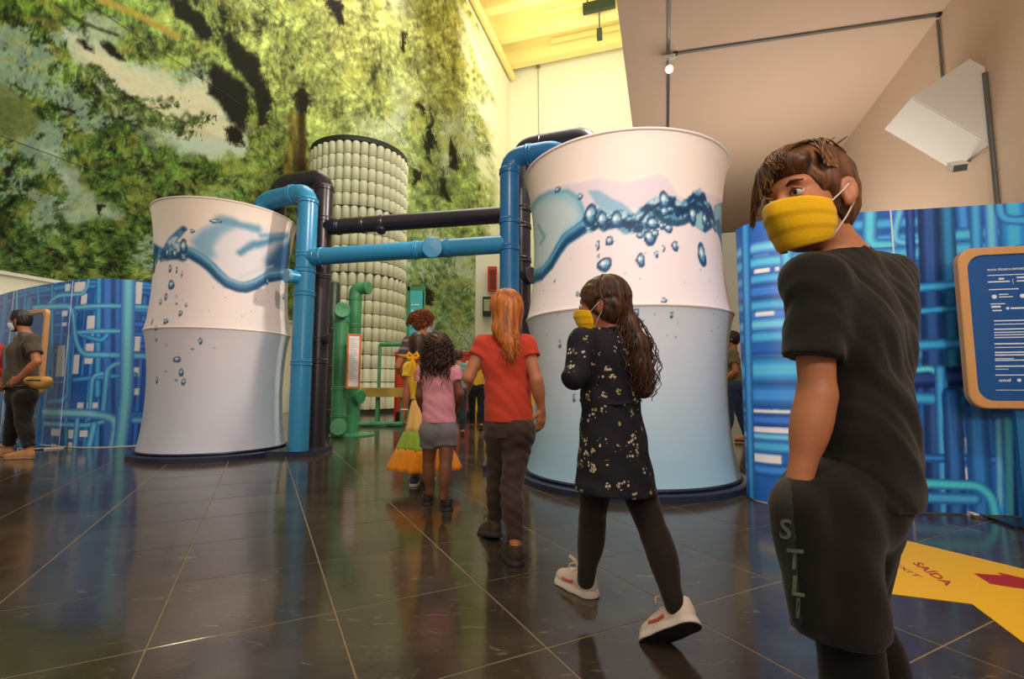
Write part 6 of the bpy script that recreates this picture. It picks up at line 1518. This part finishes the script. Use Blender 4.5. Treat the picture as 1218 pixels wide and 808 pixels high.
simple(k_(873, 440, 7.5)[0], 7.5, 1.70, 60, 'visitor in an olive shirt and blue jeans standing behind the big tank', M['skin'], cloth('olive_shirt', rgb(122, 112, 76)), cloth('blue_jeans', rgb(52, 72, 104)), M['hair_black'], .012, shoe_m=mat('orange_shoe', rgb(214, 120, 50), .5))
# ---- the man in grey
J = dict(pel=k_(26, 468, 6.0), wai=k_(27, 450, 6.0), che=k_(27, 420, 6.0), nek=k_(31, 396, 6.0), shL=k_(38, 405, 5.82), elL=k_(44, 431, 5.76), wrL=k_(22, 450, 5.72), shR=k_(26, 405, 6.2), elR=k_(26, 430, 6.24), wrR=k_(8, 450, 6.2),
         hpL=k_(29, 474, 5.92), knL=k_(28, 504, 5.93), anL=k_(36, 534, 5.93), hpR=k_(22, 474, 6.1), knR=k_(15, 504, 6.1), anR=k_(10, 532, 6.12))
mn = Person(J, (-.99, .1), 1.80, 'bearded man in a grey T-shirt, white mask and tan waist bag', M['skin_tan'], .009)
mn.head(k_(24, 382, 6.0), (-.97, -.1, -.12), (0, 0, 1), 1.08); mn.neck(); mn.trunk(); mn.mb.ell(J['wai'] - V3(.05, 0, -.03), V3(.13, .13, .15), None, .05); mn.arm('L', curl=.7, hdir=(-.8, -.1, -.6)); mn.arm('R'); mn.leg('L'); mn.leg('R'); mn.finish(); mn.eyes()
J = mn.J; g = mn.g; B = SDF(.009); mn.trunk(.016, B); B.ell(J['wai'] - V3(.045, 0, -.03), V3(.155, .150, .18), None, .05)
for q_ in 'LR': B.cap(J['sh' + q_], J['sh' + q_] * .38 + J['el' + q_] * .62, .072, .074, .03, cut=True)
B.cap(J['wai'], J['pel'], .145, .15, .03, mn.f, .86); B.wrinkle(.004, (24, 26, 40), 3); B.plane(J['pel'] + V3(0, 0, .06), (0, 0, -1)); B.ell(J['nek'] + V3(0, 0, .03), V3(.085, .085, .04), None, 0, 's'); B.build('tshirt', cloth('grey_cotton', rgb(74, 66, 54), .08), mn.root)
mn.trousers(cloth('black_jeans', rgb(32, 29, 27), .1), .014, .05, 1.93, seed=5)
tn = mat('tan_suede', rgb(178, 130, 84), .8, .12, 8, .2, 60)
for q_ in 'LR': an = J['an' + q_]; shoe(mn.root, 'boot', V3(an[0] + .05, an[1], 0), (-.98, -.2 if q_ == 'L' else 0, 0), (0, 0, 1), tn, mat('tan_sole', rgb(150, 116, 80), .7), 1.12, M['lace_crm'])
mask(mn, M['mask_w']); B = scalp(mn, thick=.006, seed=6, vox=.006); B.ell(mn.hp(.0, 0, .105), V3(.075, .068, .026), mn.hR, .02); B.build('hair', M['hair_black'], mn.root)
B = SDF(.006); B.ell(mn.hp(.028, 0, -.062), V3(.070, .066, .062), mn.hR, .01); B.ell(mn.hp(.10, 0, .0), V3(.08, .1, .05), mn.hR, 0, 's'); B.ell(mn.hp(-.06, 0, -.06), V3(.07, .1, .1), mn.hR, 0, 's'); B.build('beard', M['hair_black'], mn.root)
wb = empty('waist_bag', tuple(k_(48, 456, 5.8)), 'tan zipped waist bag worn by the man in grey', 'bag')
c = k_(48, 456, 5.88); SDF(.008).ell(c, V3(.125, .085, .075), None, .02).cap(c + V3(-.12, -.02, .03), c + V3(.1, -.02, .03), .05, .05, .03).build('pouch', mat('tan_canvas', rgb(196, 150, 84), .8, .1, 8, .2, 80), wb)
MB().tube([c + V3(-.10, -.078, .035), c + V3(.08, -.085, .035)], .006, 6).build('zipper', M['black'], wb, True)
loop = [J['pel'] + V3(.165 * math.cos(a), .175 * math.sin(a), .075 + .02 * math.cos(a)) for a in np.linspace(0, 2 * math.pi, 33)]
MB().tube(loop, .012, 6, False).build('strap', M['black'], wb, True)
simple(k_(-20, 440, 6.42)[0], 6.42, 1.72, -80, 'person in a coral red top facing the man in grey', M['skin'], cloth('coral_cotton', rgb(214, 76, 58)), cloth('coral_trousers', rgb(170, 60, 56)), M['hair_brown'], .012, hairstyle='long', long=True)
